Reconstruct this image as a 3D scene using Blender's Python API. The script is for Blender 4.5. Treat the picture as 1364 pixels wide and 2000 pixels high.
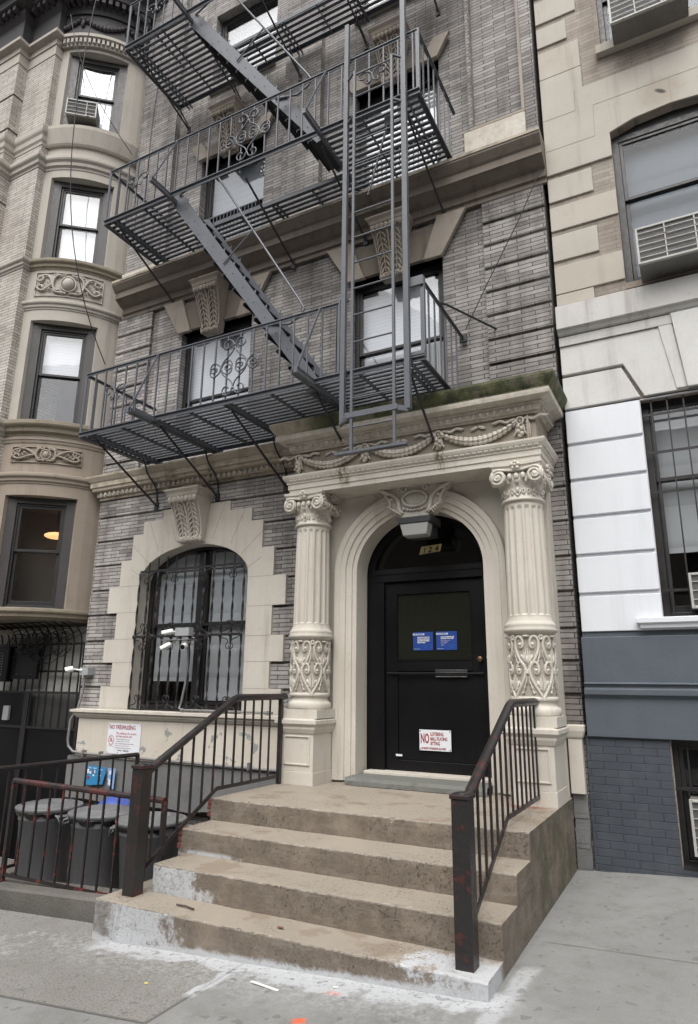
import bpy, math, random
from mathutils import Vector, Matrix, noise as mnoise
from mathutils.geometry import tessellate_polygon
random.seed(7)
PI = math.pi
scene = bpy.context.scene
COL = scene.collection
for o in list(bpy.data.objects):
    bpy.data.objects.remove(o)

# ---------------- camera, world, sun, exposure ----------------
cam_data = bpy.data.cameras.new("camera")
cam = bpy.data.objects.new("camera", cam_data)
COL.objects.link(cam)
yaw, pitch, roll = math.radians(27.754), math.radians(14.589), math.radians(-0.593)
fw = Vector((-math.sin(yaw)*math.cos(pitch), math.cos(yaw)*math.cos(pitch), math.sin(pitch)))
rt = Vector((math.cos(yaw), math.sin(yaw), 0))
dn = fw.cross(rt)
rt2 = math.cos(roll)*rt + math.sin(roll)*dn
dn2 = -math.sin(roll)*rt + math.cos(roll)*dn
m = Matrix.Identity(4)
for i in range(3):
    m[i][0] = rt2[i]; m[i][1] = -dn2[i]; m[i][2] = -fw[i]
m[0][3], m[1][3], m[2][3] = 0, -6.55, 1.53
cam.matrix_world = m
cam_data.sensor_fit = 'VERTICAL'
cam_data.sensor_height = 24.0
cam_data.lens = 1294.9/2000*24
cam_data.clip_end = 500
cam_data.clip_start = 0.05
scene.camera = cam

world = bpy.data.worlds.new("World"); scene.world = world
world.use_nodes = True
wn = world.node_tree.nodes; wl = world.node_tree.links
sky = wn.new('ShaderNodeTexSky'); sky.sky_type = 'NISHITA'; sky.sun_disc = False
SUN_EL, SUN_AZ = math.radians(58), math.radians(168)
sky.sun_elevation = SUN_EL; sky.sun_rotation = SUN_AZ
sky.air_density = 1.0; sky.dust_density = 6.0; sky.ozone_density = 1.0
hs = wn.new('ShaderNodeHueSaturation'); hs.inputs['Saturation'].default_value = 0.20
wl.new(sky.outputs[0], hs.inputs['Color'])
bg = [n for n in wn if n.type == 'BACKGROUND'][0]
wl.new(hs.outputs[0], bg.inputs['Color'])
bg.inputs['Strength'].default_value = 0.15
sd = bpy.data.lights.new("sun", 'SUN'); sd.energy = 0.95; sd.angle = math.radians(70); sd.color = (1, .985, .96)
sun = bpy.data.objects.new("sun", sd); COL.objects.link(sun)
# towards the sun: azimuth measured clockwise from +Y
sdir = Vector((math.sin(SUN_AZ)*math.cos(SUN_EL), math.cos(SUN_AZ)*math.cos(SUN_EL), math.sin(SUN_EL)))
sun.rotation_euler = sdir.to_track_quat('Z', 'Y').to_euler()
sun.location = (0, -10, 20)
scene.view_settings.view_transform = 'Standard'
scene.view_settings.look = 'None'
scene.view_settings.exposure = 0.62
scene.view_settings.gamma = 1.0
scene.cycles.max_bounces = 7
scene.cycles.diffuse_bounces = 3
scene.cycles.glossy_bounces = 3
scene.cycles.transparent_max_bounces = 10

# ---------------- shader graph helper ----------------
class G:
    def __init__(s, name):
        s.m = bpy.data.materials.new(name); s.m.use_nodes = True
        s.t = s.m.node_tree; s.n = s.t.nodes; s.l = s.t.links
        s.b = s.n['Principled BSDF']
        s._pos = None; s._nrm = None; s._xyz = None
    def new(s, k, **kw):
        nd = s.n.new(k)
        for a, v in kw.items(): setattr(nd, a, v)
        return nd
    def put(s, sock, v):
        if isinstance(v, E): v = v.s
        if isinstance(v, bpy.types.NodeSocket): s.l.new(v, sock)
        elif isinstance(v, (tuple, list)):
            sock.default_value = tuple(v)+((1,) if len(sock.default_value) == 4 and len(v) == 3 else ())
        else: sock.default_value = v
    def math(s, op, a, b=None, c=None, clamp=False):
        nd = s.new('ShaderNodeMath', operation=op, use_clamp=clamp)
        s.put(nd.inputs[0], a)
        if b is not None: s.put(nd.inputs[1], b)
        if c is not None: s.put(nd.inputs[2], c)
        return E(s, nd.outputs[0])
    @property
    def geo(s):
        if s._pos is None: s._pos = s.new('ShaderNodeNewGeometry')
        return s._pos
    @property
    def P(s): return s.geo.outputs['Position']
    @property
    def N(s): return s.geo.outputs['Normal']
    def xyz(s, v=None):
        if v is None:
            if s._xyz is None:
                nd = s.new('ShaderNodeSeparateXYZ'); s.l.new(s.P, nd.inputs[0]); s._xyz = [E(s, o) for o in nd.outputs]
            return s._xyz
        nd = s.new('ShaderNodeSeparateXYZ'); s.put(nd.inputs[0], v); return [E(s, o) for o in nd.outputs]
    def vec(s, x, y, z):
        nd = s.new('ShaderNodeCombineXYZ')
        for i, v in enumerate((x, y, z)): s.put(nd.inputs[i], v)
        return nd.outputs[0]
    def scale(s, sx, sy, sz, v=None):
        nd = s.new('ShaderNodeMapping'); s.put(nd.inputs[0], v if v is not None else s.P)
        nd.inputs['Scale'].default_value = (sx, sy, sz); return nd.outputs[0]
    def noise(s, sc, det=4, rough=.55, v=None, dist=0):
        nd = s.new('ShaderNodeTexNoise'); s.put(nd.inputs['Vector'], v if v is not None else s.P)
        nd.inputs['Scale'].default_value = sc; nd.inputs['Detail'].default_value = det
        nd.inputs['Roughness'].default_value = rough; nd.inputs['Distortion'].default_value = dist
        return E(s, nd.outputs[0])
    def vor(s, sc, v=None, feature='F1', out=0):
        nd = s.new('ShaderNodeTexVoronoi', feature=feature); s.put(nd.inputs['Vector'], v if v is not None else s.P)
        nd.inputs['Scale'].default_value = sc
        return E(s, nd.outputs[out])
    def step(s, v, a, b, lo=0., hi=1.):
        nd = s.new('ShaderNodeMapRange', interpolation_type='SMOOTHSTEP')
        s.put(nd.inputs[0], v)
        for i, q in enumerate((a, b, lo, hi)): nd.inputs[i+1].default_value = q
        return E(s, nd.outputs[0])
    def mix(s, f, a, b, mode='MIX'):
        nd = s.new('ShaderNodeMix', data_type='RGBA', blend_type=mode)
        s.put(nd.inputs[0], f); s.put(nd.inputs[6], a); s.put(nd.inputs[7], b)
        return nd.outputs[2]
    def bump(s, h, strength=.4, dist=.01, prev=None):
        nd = s.new('ShaderNodeBump'); s.put(nd.inputs['Height'], h)
        nd.inputs['Strength'].default_value = strength; nd.inputs['Distance'].default_value = dist
        if prev is not None: s.put(nd.inputs['Normal'], prev)
        return nd.outputs[0]
    def facade(s):   # (horizontal, vertical) coordinates on vertical faces of either orientation
        x, y, z = s.xyz(); n = s.xyz(s.N)
        side = s.math('GREATER_THAN', s.math('ABSOLUTE', n[0]), .7)
        h = x*(side*-1+1) + y*side
        return s.vec(h, z, 0)
    def out(s, col=None, rough=None, normal=None, spec=None, metal=None):
        if col is not None: s.put(s.b.inputs['Base Color'], col)
        if rough is not None: s.put(s.b.inputs['Roughness'], rough)
        if normal is not None: s.put(s.b.inputs['Normal'], normal)
        if spec is not None: s.put(s.b.inputs['Specular IOR Level'], spec)
        if metal is not None: s.put(s.b.inputs['Metallic'], metal)
        return s.m
class E:
    def __init__(s, g, sock): s.g = g; s.s = sock
    def __add__(s, o): return s.g.math('ADD', s, o)
    __radd__ = __add__
    def __sub__(s, o): return s.g.math('SUBTRACT', s, o)
    def __rsub__(s, o): return s.g.math('SUBTRACT', o, s)
    def __mul__(s, o): return s.g.math('MULTIPLY', s, o)
    __rmul__ = __mul__
    def abs(s): return s.g.math('ABSOLUTE', s)
    def max(s, o): return s.g.math('MAXIMUM', s, o)
    def min(s, o): return s.g.math('MINIMUM', s, o)
    def clamp(s): return s.g.math('ADD', s, 0, clamp=True)

def brick_mat(name, c1, c2, mortar, w=.30, h=.0495, mort=.0050, stain=(.35, .33, .32), stain_amt=.5, z0=0., tint=None, bump=.7):
    g = G(name)
    v = g.facade()
    mp = g.new('ShaderNodeMapping'); g.put(mp.inputs[0], v); mp.inputs['Location'].default_value = (0, -z0, 0)
    b = g.new('ShaderNodeTexBrick'); g.put(b.inputs['Vector'], mp.outputs[0])
    b.offset = .5; b.offset_frequency = 2; b.squash = 1
    for k, q in (('Scale', 1), ('Mortar Size', mort), ('Mortar Smooth', .3), ('Bias', 0), ('Brick Width', w), ('Row Height', h)):
        b.inputs[k].default_value = q
    g.put(b.inputs['Color1'], c1); g.put(b.inputs['Color2'], c2); g.put(b.inputs['Mortar'], mortar)
    n1 = g.noise(.9, 5, .6); n2 = g.noise(14, 4, .6); n3 = g.noise(1, 4, .6, g.scale(5, 5, .7))
    c = g.mix(g.step(n2, .35, .7)*.22, b.outputs[0], (c1[0]*1.3, c1[1]*1.29, c1[2]*1.27))
    b2 = g.new('ShaderNodeTexBrick'); g.put(b2.inputs['Vector'], mp.outputs[0]); b2.offset = .5; b2.offset_frequency = 2
    for k, q in (('Scale', 1), ('Mortar Size', mort), ('Mortar Smooth', .3), ('Bias', -.55), ('Brick Width', w), ('Row Height', h)): b2.inputs[k].default_value = q
    g.put(b2.inputs['Color1'], (1, 1, 1)); g.put(b2.inputs['Color2'], (.46, .46, .47)); g.put(b2.inputs['Mortar'], (1, 1, 1))
    c = g.mix(g.step(g.noise(2.2, 3, .6), .42, .6)*.8, c, b2.outputs[0], 'MULTIPLY')
    c = g.mix(g.step(n1*.6+n3*.4, .42, .62)*stain_amt, c, stain, 'MULTIPLY')
    if tint: c = tint(g, c)
    c = g.mix(g.step(g.noise(55, 4, .75), .52, .70)*.40, c, (.45, .44, .43), 'MULTIPLY')
    c = g.mix(g.step(g.noise(33, 5, .75), .60, .72)*.30, c, (min(1, c1[0]*1.5), min(1, c1[1]*1.5), min(1, c1[2]*1.5)))
    fine = g.noise(160, 2, .5)
    h_ = (1-E(g, b.outputs[1]))*1.0 + fine*.12 + n2*.2
    return g.out(c, g.step(n2, .3, .8, .75, .95), g.bump(h_, bump, .008))

def stone_mat(name, c, dark=(.5, .46, .4), amt=.5, streak=.4, rough=.8, grain=60, bump=.25, joints=None, moss=0., warm=None):
    g = G(name)
    n1 = g.noise(1.3, 6, .6); n2 = g.noise(1, 5, .65, g.scale(7, 7, .55)); n3 = g.noise(grain, 3, .6); n4 = g.noise(9, 5, .6)
    col = g.mix(g.step(n1, .3, .75)*.5, (c[0]*1.06, c[1]*1.05, c[2]*1.04), (c[0]*.8, c[1]*.78, c[2]*.74))
    col = g.mix(g.step(n2, .5, .78)*streak, col, dark, 'MULTIPLY')
    col = g.mix(g.step(n4, .55, .8)*amt*.5, col, dark, 'MULTIPLY')
    col = g.mix(g.step(n3, .3, .75)*.12, col, (c[0]*.55, c[1]*.53, c[2]*.5))
    if warm: col = warm(g, col)
    if moss:
        up = g.xyz(g.N)[2]
        mk = g.step(g.noise(5, 6, .7) + up*.25, .50-.1*moss, .75-.1*moss)
        col = g.mix(mk*min(1, moss), col, g.mix(g.noise(40, 3), (.035, .045, .018), (.14, .14, .10)))
    h = n3*.5 + n4*.5
    if joints:
        x, y, z = g.xyz(); acc = None
        for (zz) in joints:
            d = g.step((z-zz).abs(), .002, .006, 1, 0); acc = d if acc is None else acc.max(d)
        col = g.mix(acc*.55, col, (.12, .1, .09)); h = h - acc*2
    return g.out(col, rough, g.bump(h, bump, .006))

def paint_mat(name, c, rough=.45, rust=0., wear=.2, rustc=(.16, .045, .025), metal=0., bump=.15, scale=1., dark=None):
    g = G(name)
    n1 = g.noise(3*scale, 5, .6); n2 = g.noise(28*scale, 4, .6); n3 = g.noise(90*scale, 2, .5)
    dk = dark or (c[0]*.55, c[1]*.55, c[2]*.56)
    col = g.mix(g.step(n1, .35, .7)*wear, c, dk)
    col = g.mix(g.step(n2, .5, .75)*wear*.8, col, (min(1, c[0]*1.5+.006), min(1, c[1]*1.5+.006), min(1, c[2]*1.5+.006)))
    r = g.step(n2, .3, .7, rough-.08, rough+.12)
    if rust:
        nn = g.noise(9*scale, 6, .68, None, .3)
        k = g.step(nn, .63-.16*rust, .67-.16*rust)
        col = g.mix(k, col, g.mix(n3, rustc, (rustc[0]*.5, rustc[1]*.5, rustc[2]*.5)))
    return g.out(col, r, g.bump(n2*.6+n3*.4, bump, .004), None, metal)

M = {}
def left_bright(g, c):      # paler brick towards the left, fading out with height
    x, y, z = g.xyz()
    k = g.step(x+g.noise(1.5, 4)*1.0, -4.6, -3.6, 1, 0)*g.step(z+g.noise(1.2, 4)*1.2, 8.2, 9.4, 1, 0)
    c = g.mix(k*.45, c, g.mix(1, c, (1.5, 1.5, 1.5), 'MULTIPLY'))
    sn = g.noise(1, 5, .65, g.scale(4, 4, .6)); sm = g.noise(3, 5, .7)
    soot = (g.step(z, 6.1, 7.0)*g.step(z, 7.05, 7.0)).max(g.step(z, 3.5, 4.1)*g.step(z, 4.12, 4.1)*.8).max(g.step(z, 9.3, 10.4)*g.step(z, 12, 10.6)*.7)
    c = g.mix(soot*g.step(sn*.6+sm*.4, .40, .62)*.75, c, (.42, .40, .38), 'MULTIPLY')
    foot = g.step(z+sm*.8, 2.4, 1.5)*g.step(x, -1.3, -1.2)
    return g.mix(foot*.5, c, (.55, .5, .45), 'MULTIPLY')
M['brick'] = brick_mat('grey_roman_brick', (.36, .34, .322), (.20, .187, .177), (.028, .025, .023), stain=(.42, .41, .41), stain_amt=.7, z0=1.18, tint=left_bright)
M['brick_up'] = M['brick']
M['white_brick'] = brick_mat('pale_tan_brick', (.50, .47, .43), (.39, .36, .32), (.12, .105, .095), w=.3, h=.05, stain=(.6, .55, .5), stain_amt=.5)
M['tan_brick'] = brick_mat('tan_roman_brick', (.34, .30, .255), (.265, .235, .20), (.16, .14, .12), w=.34, h=.05, mort=.003, stain=(.5, .45, .42), stain_amt=.6, bump=.4)
def drips(g, col):
    x, y, z = g.xyz(); nn = g.noise(14, 5, .7)
    k = g.step((x+2.12+(nn-.5)*.10).abs(), .03, .08, 1, 0).max(g.step((x+3.19+(nn-.5)*.10).abs(), .03, .09, 1, 0))
    k = k*g.step(z, 3.55, 3.62)*g.step(z, 3.95, 3.80)*g.step(y, -.5, -.55)*g.step(g.noise(1, 4, .7, g.scale(30, 30, 4)), .38, .6)
    col = g.mix(k*.85, col, (.10, .095, .03))
    dirt = g.step(z, 3.66, 3.85)*g.step(nn*.6+g.noise(3, 4)*.4, .4, .62)*.45      # sooty upper carving
    return g.mix(dirt, col, (.55, .50, .42), 'MULTIPLY')
M['limestone'] = stone_mat('cream_limestone', (.54, .51, .455), amt=.45, streak=.5, warm=drips)
def heavy_moss(g, col):
    x, y, z = g.xyz(); nn = g.noise(7, 6, .72); n2 = g.noise(60, 4, .7)
    k = g.step(z+(nn-.5)*.10, 4.165, 4.195)*g.step(x+nn*.6, -3.6, -3.0)
    green = g.mix(g.step(nn, .35, .6), (.022, .026, .012), (.075, .088, .03))
    green = g.mix(g.step(n2, .58, .66)*.5, green, (.22, .21, .17))
    return g.mix(k*g.step(g.noise(3.3, 5, .7), .34, .50, .62, .97), col, green)
M['portico_top'] = stone_mat('moss_covered_limestone', (.42, .375, .305), amt=.6, streak=.6, moss=.35, warm=heavy_moss)
M['limestone_mossy'] = stone_mat('mossy_limestone', (.42, .37, .30), amt=.6, streak=.6, moss=.75)
M['sootstone'] = stone_mat('sooty_brown_stone', (.17, .145, .12), amt=.7, streak=.8, moss=.15)
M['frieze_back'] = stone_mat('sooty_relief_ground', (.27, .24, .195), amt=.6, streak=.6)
M['darkstone'] = stone_mat('weathered_limestone', (.30, .265, .225), amt=.8, streak=.8, moss=.2)
M['bowstone'] = stone_mat('bow_sandstone', (.405, .38, .34), amt=.35, streak=.4, grain=90)
M['bowstone_low'] = stone_mat('brown_sandstone', (.30, .255, .21), amt=.5, streak=.6, grain=90, moss=.05)
M['bow_mossy'] = stone_mat('mossy_sandstone', (.27, .235, .18), amt=.6, streak=.6, moss=.45)
M['pressed_metal'] = stone_mat('dark_cornice_metal', (.045, .042, .045), amt=.4, streak=.4, rough=.6)
M['basestone'] = stone_mat('painted_cream_base', (.56, .525, .46), amt=.3, streak=.45)
SMX, SMZ = 0.240, 7.667
def smudge(g, col):
    x, y, z = g.xyz(); nn = g.noise(9, 4, .6)
    u = x-SMX; w = z-SMZ
    k1 = g.step(u*u*6+w*w*9+nn*.5, .30, .75, 1, 0)*.35
    k2 = g.step((u+w*1.2)*(u+w*1.2)*260+(u-w)*(u-w)*45+nn*.4, .25, .8, 1, 0)*.9
    return g.mix(k2, g.mix(k1, col, (.25, .20, .14)), (.03, .028, .025))
M['r_stone'] = stone_mat('cream_block_stone', (.415, .39, .345), amt=.4, streak=.45, grain=70, warm=smudge)
M['r_stone2'] = stone_mat('yellow_block_stone', (.42, .39, .34), amt=.4, streak=.35, grain=70)
M['r_pale'] = stone_mat('pale_ledge_stone', (.50, .495, .48), amt=.7, streak=.75, grain=70)
M['r_grey_white'] = stone_mat('old_white_paint', (.56, .56, .55), amt=.35, streak=.45, grain=40, bump=.1)
M['gap_shade'] = paint_mat('gap_shade_black', (.006, .006, .006), .9)  # near-black colour stands in for the shade deep in the slot
g = G('fresh_white_paint'); n = g.noise(3, 5, .6); M['r_white'] = g.out(g.mix(g.step(g.noise(1, 5, .7, g.scale(9, 9, .8)), .45, .75)*.5+n*.3, (.66, .68, .715), (.56, .575, .60)), .5, g.bump(g.noise(30, 4), .06, .01))
g = G('slate_blue_paint'); n = g.noise(4, 5)
c = g.mix(g.step(n, .3, .7)*.6, (.084, .10, .118), (.068, .083, .099))
c = g.mix(g.step(g.noise(24, 5, .7), .74, .78)*.6, c, (.2, .22, .24))
c = g.mix(g.step(g.noise(1, 5, .7, g.scale(12, 12, 1)), .5, .75)*.35, c, (.10, .115, .13)); M['r_blue'] = g.out(c, .5, g.bump(g.noise(25, 4), .12, .01))
def blue_brick():
    g = G('slate_painted_brick'); v = g.facade()
    b = g.new('ShaderNodeTexBrick'); g.put(b.inputs['Vector'], v); b.offset = .5
    for k, q in (('Scale', 1), ('Mortar Size', .004), ('Mortar Smooth', .6), ('Brick Width', .22), ('Row Height', .064)): b.inputs[k].default_value = q
    g.put(b.inputs['Color1'], (.052, .060, .074)); g.put(b.inputs['Color2'], (.046, .055, .068)); g.put(b.inputs['Mortar'], (.035, .042, .052))
    c = g.mix(g.step(g.noise(6, 5), .4, .7)*.35, b.outputs[0], (.08, .088, .10))
    c = g.mix(g.step(g.noise(30, 5, .7), .73, .76)*.6, c, (.22, .22, .22))
    return g.out(c, .5, g.bump((1-E(g, b.outputs[1]))+g.noise(40, 3)*.25, .8, .008))
M['r_blue_brick'] = blue_brick()
M['iron'] = paint_mat('grey_iron_paint', (.094, .101, .115), .36, wear=.35, scale=2, bump=.25)
M['iron_dark'] = paint_mat('dark_iron', (.03, .031, .034), .5, wear=.3, scale=2)
M['grille'] = paint_mat('black_wrought_iron', (.018, .017, .017), .42, wear=.3, rust=.25, scale=2, rustc=(.05, .022, .015))
M['rail'] = paint_mat('chipped_black_rail', (.020, .018, .018), .36, rust=.35, wear=.4, rustc=(.075, .026, .02), scale=1.6)
M['rail_red'] = paint_mat('red_black_rail', (.020, .017, .017), .38, rust=.45, wear=.3, rustc=(.19, .035, .03), scale=1.2)
M['rail_toprail'] = paint_mat('worn_red_top_rail', (.024, .018, .018), .35, rust=.8, wear=.3, rustc=(.10, .028, .024), scale=1.0)
g = G('black_door_paint'); M['black_paint'] = g.out(g.mix(g.noise(2, 4), (.004, .004, .0045), (.008, .008, .009)), g.step(g.noise(1.5, 3), .3, .7, .28, .42), None, .28)
M['black_frame'] = paint_mat('black_window_frame', (.018, .017, .017), .42, wear=.3, bump=.08)
M['brown_frame'] = paint_mat('dark_brown_frame', (.045, .040, .040), .45, wear=.3, bump=.08)
M['blind'] = None
def blind_mat(name, c, period=.05, rough=.7):
    g = G(name); x, y, z = g.xyz()
    w = g.math('FRACT', z*(1/period)); k = g.step(w, .0, .25, .0, 1)
    return g.out(g.mix(k, (c[0]*.8, c[1]*.8, c[2]*.8), c), rough)
M['blind'] = blind_mat('white_window_blind', (.70, .71, .73))
M['blind_grey'] = blind_mat('grey_roller_shade', (.52, .54, .55), .4)
M['blind_dim'] = blind_mat('dim_shade', (.16, .175, .19), .4)
M['blind_slat'] = blind_mat('vertical_blind', (.30, .32, .345), .11)
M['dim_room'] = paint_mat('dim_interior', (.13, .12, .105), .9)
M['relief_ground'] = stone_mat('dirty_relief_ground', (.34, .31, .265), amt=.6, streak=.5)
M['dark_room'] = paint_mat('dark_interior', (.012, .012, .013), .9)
M['ac_body'] = paint_mat('cream_appliance_metal', (.38, .38, .355), .45, wear=.3, rust=.05)
M['ac_dark'] = paint_mat('dark_coil', (.14, .135, .13), .6, wear=.4)
M['ac_pan'] = paint_mat('dusty_metal_pan', (.16, .155, .145), .6, wear=.5)
M['conduit'] = paint_mat('galvanised_conduit', (.25, .245, .24), .4, wear=.4, rust=.15, metal=.3)
M['cam_white'] = paint_mat('white_plastic', (.78, .78, .76), .35, wear=.1)
M['box_grey'] = paint_mat('grey_junction_box', (.33, .34, .35), .5, wear=.2)
M['brass'] = paint_mat('aged_brass', (.22, .14, .06), .45, metal=.8)
M['steel'] = paint_mat('brushed_steel', (.42, .42, .42), .35, metal=.8)
M['rubber'] = paint_mat('black_cable', (.008, .008, .008), .5)
M['can'] = paint_mat('grey_bin_plastic', (.16, .165, .172), .5, wear=.35, bump=.04)
M['can_lid'] = paint_mat('grey_bin_lid_plastic', (.15, .153, .157), .5, wear=.4, bump=.08)
M['bag'] = paint_mat('black_bag_plastic', (.008, .008, .008), .2)
M['blue_plastic'] = paint_mat('blue_plastic', (.05, .09, .35), .4)
M['sign_white'] = paint_mat('white_sign', (.72, .74, .77), .4, wear=.08, bump=.0)
M['sign_blue'] = paint_mat('blue_sign', (.012, .055, .27), .45, wear=.05, bump=0)
M['sign_ltblue'] = paint_mat('light_blue_poster', (.03, .22, .44), .5, wear=.15, bump=0)
M['sign_pale'] = paint_mat('pale_blue_poster', (.22, .36, .62), .5, wear=.15, bump=0)
M['ink_red'] = paint_mat('red_ink', (.30, .012, .018), .5, bump=0)
M['ink_pink'] = paint_mat('faded_red_ink', (.55, .22, .24), .5, bump=0)
M['ink_pale'] = paint_mat('faded_ink', (.50, .42, .46), .5, bump=0)
M['ink_white'] = paint_mat('white_ink', (.75, .75, .75), .5, bump=0)
M['ink_dark'] = paint_mat('dark_ink', (.02, .02, .022), .5, bump=0)
M['ink_cyan'] = paint_mat('light_blue_ink', (.03, .14, .42), .5, bump=0)
M['gold'] = paint_mat('gold_number_plate', (.42, .34, .16), .4, bump=0)
M['slate'] = stone_mat('slate_sill', (.16, .165, .155), amt=.5, streak=.3, grain=80, moss=.2)
g = G('lamp_lens'); M['lens'] = g.out((.33, .33, .315), .3); 
M['paper'] = paint_mat('white_paper', (.8, .8, .8), .6, bump=0)

def glass_mat(name, tint=(.93, .935, .94), boost=1.0, rough=.015, ior=1.5):
    g = G(name)
    tr = g.new('ShaderNodeBsdfTransparent'); g.put(tr.inputs[0], tint)
    gl = g.new('ShaderNodeBsdfGlossy'); gl.inputs['Roughness'].default_value = rough
    g.put(gl.inputs['Color'], (1, 1, 1))
    # old panes are slightly wavy
    bm_ = g.bump(g.noise(2.0, 2, .5), .08, .012); g.put(gl.inputs['Normal'], bm_)
    dt = g.new('ShaderNodeVectorMath', operation='DOT_PRODUCT'); g.l.new(g.geo.outputs['Normal'], dt.inputs[0]); g.l.new(g.geo.outputs['Incoming'], dt.inputs[1])
    cs = g.math('POWER', 1-E(g, dt.outputs['Value']).abs(), 5.0)
    f = (cs*.95+.045)*boost
    mx = g.new('ShaderNodeMixShader'); g.put(mx.inputs[0], f.clamp()); g.put(mx.inputs[1], tr.outputs[0]); g.put(mx.inputs[2], gl.outputs[0])
    o = [n for n in g.n if n.type == 'OUTPUT_MATERIAL'][0]
    g.l.new(mx.outputs[0], o.inputs[0]); return g.m
M['glass'] = glass_mat('window_glass', boost=1.6)
M['glass_sky'] = glass_mat('skylit_glass', boost=1.9, tint=(.97, .98, .99))
M['glass_low'] = glass_mat('dim_glass', boost=.38, tint=(.90, .915, .93))
M['glass_dark'] = glass_mat('dusty_dark_glass', tint=(.55, .56, .57))
def wired_glass():
    g = G('wired_glass'); x, y, z = g.xyz()
    a = g.math('FRACT', (x+z)*38.0); b = g.math('FRACT', (x-z)*38.0)
    k = g.step((a-.5).abs(), .42, .5).max(g.step((b-.5).abs(), .42, .5))
    c = g.mix(k, (.009, .011, .007), (.05, .052, .04))
    return g.out(c, .12, None, .6)
M['wired_glass'] = wired_glass()

def mesh_screen(name, sc=30, c=(.012, .012, .012)):
    g = G(name); x, y, z = g.xyz()
    a = g.math('FRACT', (x*.6+z)*sc); b = g.math('FRACT', (x*.6-z)*sc)
    k = g.step((a-.5).abs(), .28, .34).max(g.step((b-.5).abs(), .28, .34))
    g.put(g.b.inputs['Base Color'], c); g.put(g.b.inputs['Alpha'], k); return g.m
M['screen'] = mesh_screen('expanded_metal_screen')

def concrete(name, c, c2, agg=0., white=None, extra=None, moss=None, rough=.85):
    g = G(name); x, y, z = g.xyz()
    n1 = g.noise(1.1, 6, .62); n2 = g.noise(7, 6, .65); n3 = g.noise(70, 3, .6); sp = g.vor(130)
    col = g.mix(g.step(n1, .3, .7), c, c2)
    col = g.mix(g.step(n2, .45, .75)*.45, col, (c[0]*.6, c[1]*.58, c[2]*.55))
    col = g.mix(g.step(n3, .35, .7)*.25, col, (c[0]*1.35, c[1]*1.33, c[2]*1.3))
    col = g.mix(g.step(g.noise(38, 4, .7), .68, .72)*.5, col, (c[0]*.35, c[1]*.33, c[2]*.3))
    if agg:
        col = g.mix(g.step(sp, .2, .5, 1, 0)*agg, col, (c[0]*1.5, c[1]*1.48, c[2]*1.45))
        col = g.mix(g.step(g.vor(95, None, 'F1', 0), .62, .75)*agg, col, (c[0]*.4, c[1]*.38, c[2]*.36))
    h = n3*.6+n2*.6
    if extra: col, h = extra(g, col, h)
    return g.out(col, rough, g.bump(h, .75, .009))
def steps_extra(g, col, h):
    x, y, z = g.xyz(); nz = g.xyz(g.N)[2]; nx = g.xyz(g.N)[0]
    nn = g.noise(6, 7, .7); big = g.noise(1.6, 3, .5)
    col = g.mix(g.step(x, -3.55, -3.75)*g.step(z, .06, .04)*.8, col, (.27, .27, .27))
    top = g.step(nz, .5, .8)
    col = g.mix(top*.60, col, (.35, .31, .25))                     # treads mixed towards a paler, sandier tone
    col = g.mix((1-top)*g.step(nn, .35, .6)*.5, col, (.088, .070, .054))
    lip = g.step(nz, .25, .6)*g.step(nz, .97, .80)
    col = g.mix(lip*g.step(g.noise(18, 5, .7), .35, .6)*.6, col, (.40, .37, .33))
    crk = g.step((g.noise(3.2, 6, .62)-.5).abs(), .002, .006, 1, 0)*g.step(g.noise(1.4, 2), .54, .62)
    col = g.mix(crk*(1-top)*.6, col, (.05, .042, .035)); h = h - crk*(1-top)
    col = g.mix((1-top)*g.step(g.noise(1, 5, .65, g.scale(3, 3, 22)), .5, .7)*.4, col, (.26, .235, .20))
    # rust and tan puddle stains
    col = g.mix(top*g.step(g.noise(2.6, 4, .6), .56, .64)*.45, col, (.17, .115, .075))
    # pits in the risers
    pits = g.step(g.noise(60, 4, .78), .58, .66)*g.step(g.noise(2.2, 3), .38, .58)
    col = g.mix(pits*.7, col, (.04, .035, .03)); h = h - pits*1.5
    # green growth on the side facing right
    side = g.step(nx, .5, .9)*g.step(y+nn*1.4, -1.6, -.4)
    col = g.mix(side*g.step(g.noise(3.5, 6, .7), .38, .62)*.65, col, (.05, .055, .022))
    # white paint: left end of the lower steps, right bottom corner, along the base
    t1 = g.step(x + (nn-.5)*1.4, -3.42, -3.22, 1, 0)*g.step(z, .25, .28, 1, 0)*g.step(x+nz*-1+(nn-.5)*.4, -3.85, -3.72)
    t2 = g.step(x + (nn-.5)*1.6, -1.62, -1.45, 0, 1)*g.step(z+nn*.05, .10, .13, 1, 0)*g.step(y+(nn-.5)*.3, -2.42, -2.52)
    gz = z - (x+1.165)*.058 + .036
    base = g.step(gz + (nn-.5)*.12, .015, .045, 1, 0)*g.step(y, -2.70, -2.74)
    wh = (t1.max(t2).max(base))*g.step(g.noise(22, 5, .7), .25, .46, .55, 1)
    col = g.mix(wh*.88, col, g.mix(nn, (.36, .37, .385), (.56, .58, .60)))
    rust = g.step(nz, .5, .8)*g.step(((x+1.42)*(x+1.42)*9+(y+.66)*(y+.66)*14)+nn*.9, .45, .9, 1, 0)*g.step(z, .5, .55)
    col = g.mix(rust*.6, col, (.24, .07, .03))
    return col, h
M['steps'] = concrete('stoop_concrete', (.215, .178, .140), (.155, .130, .104), agg=.12, extra=steps_extra)
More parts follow.
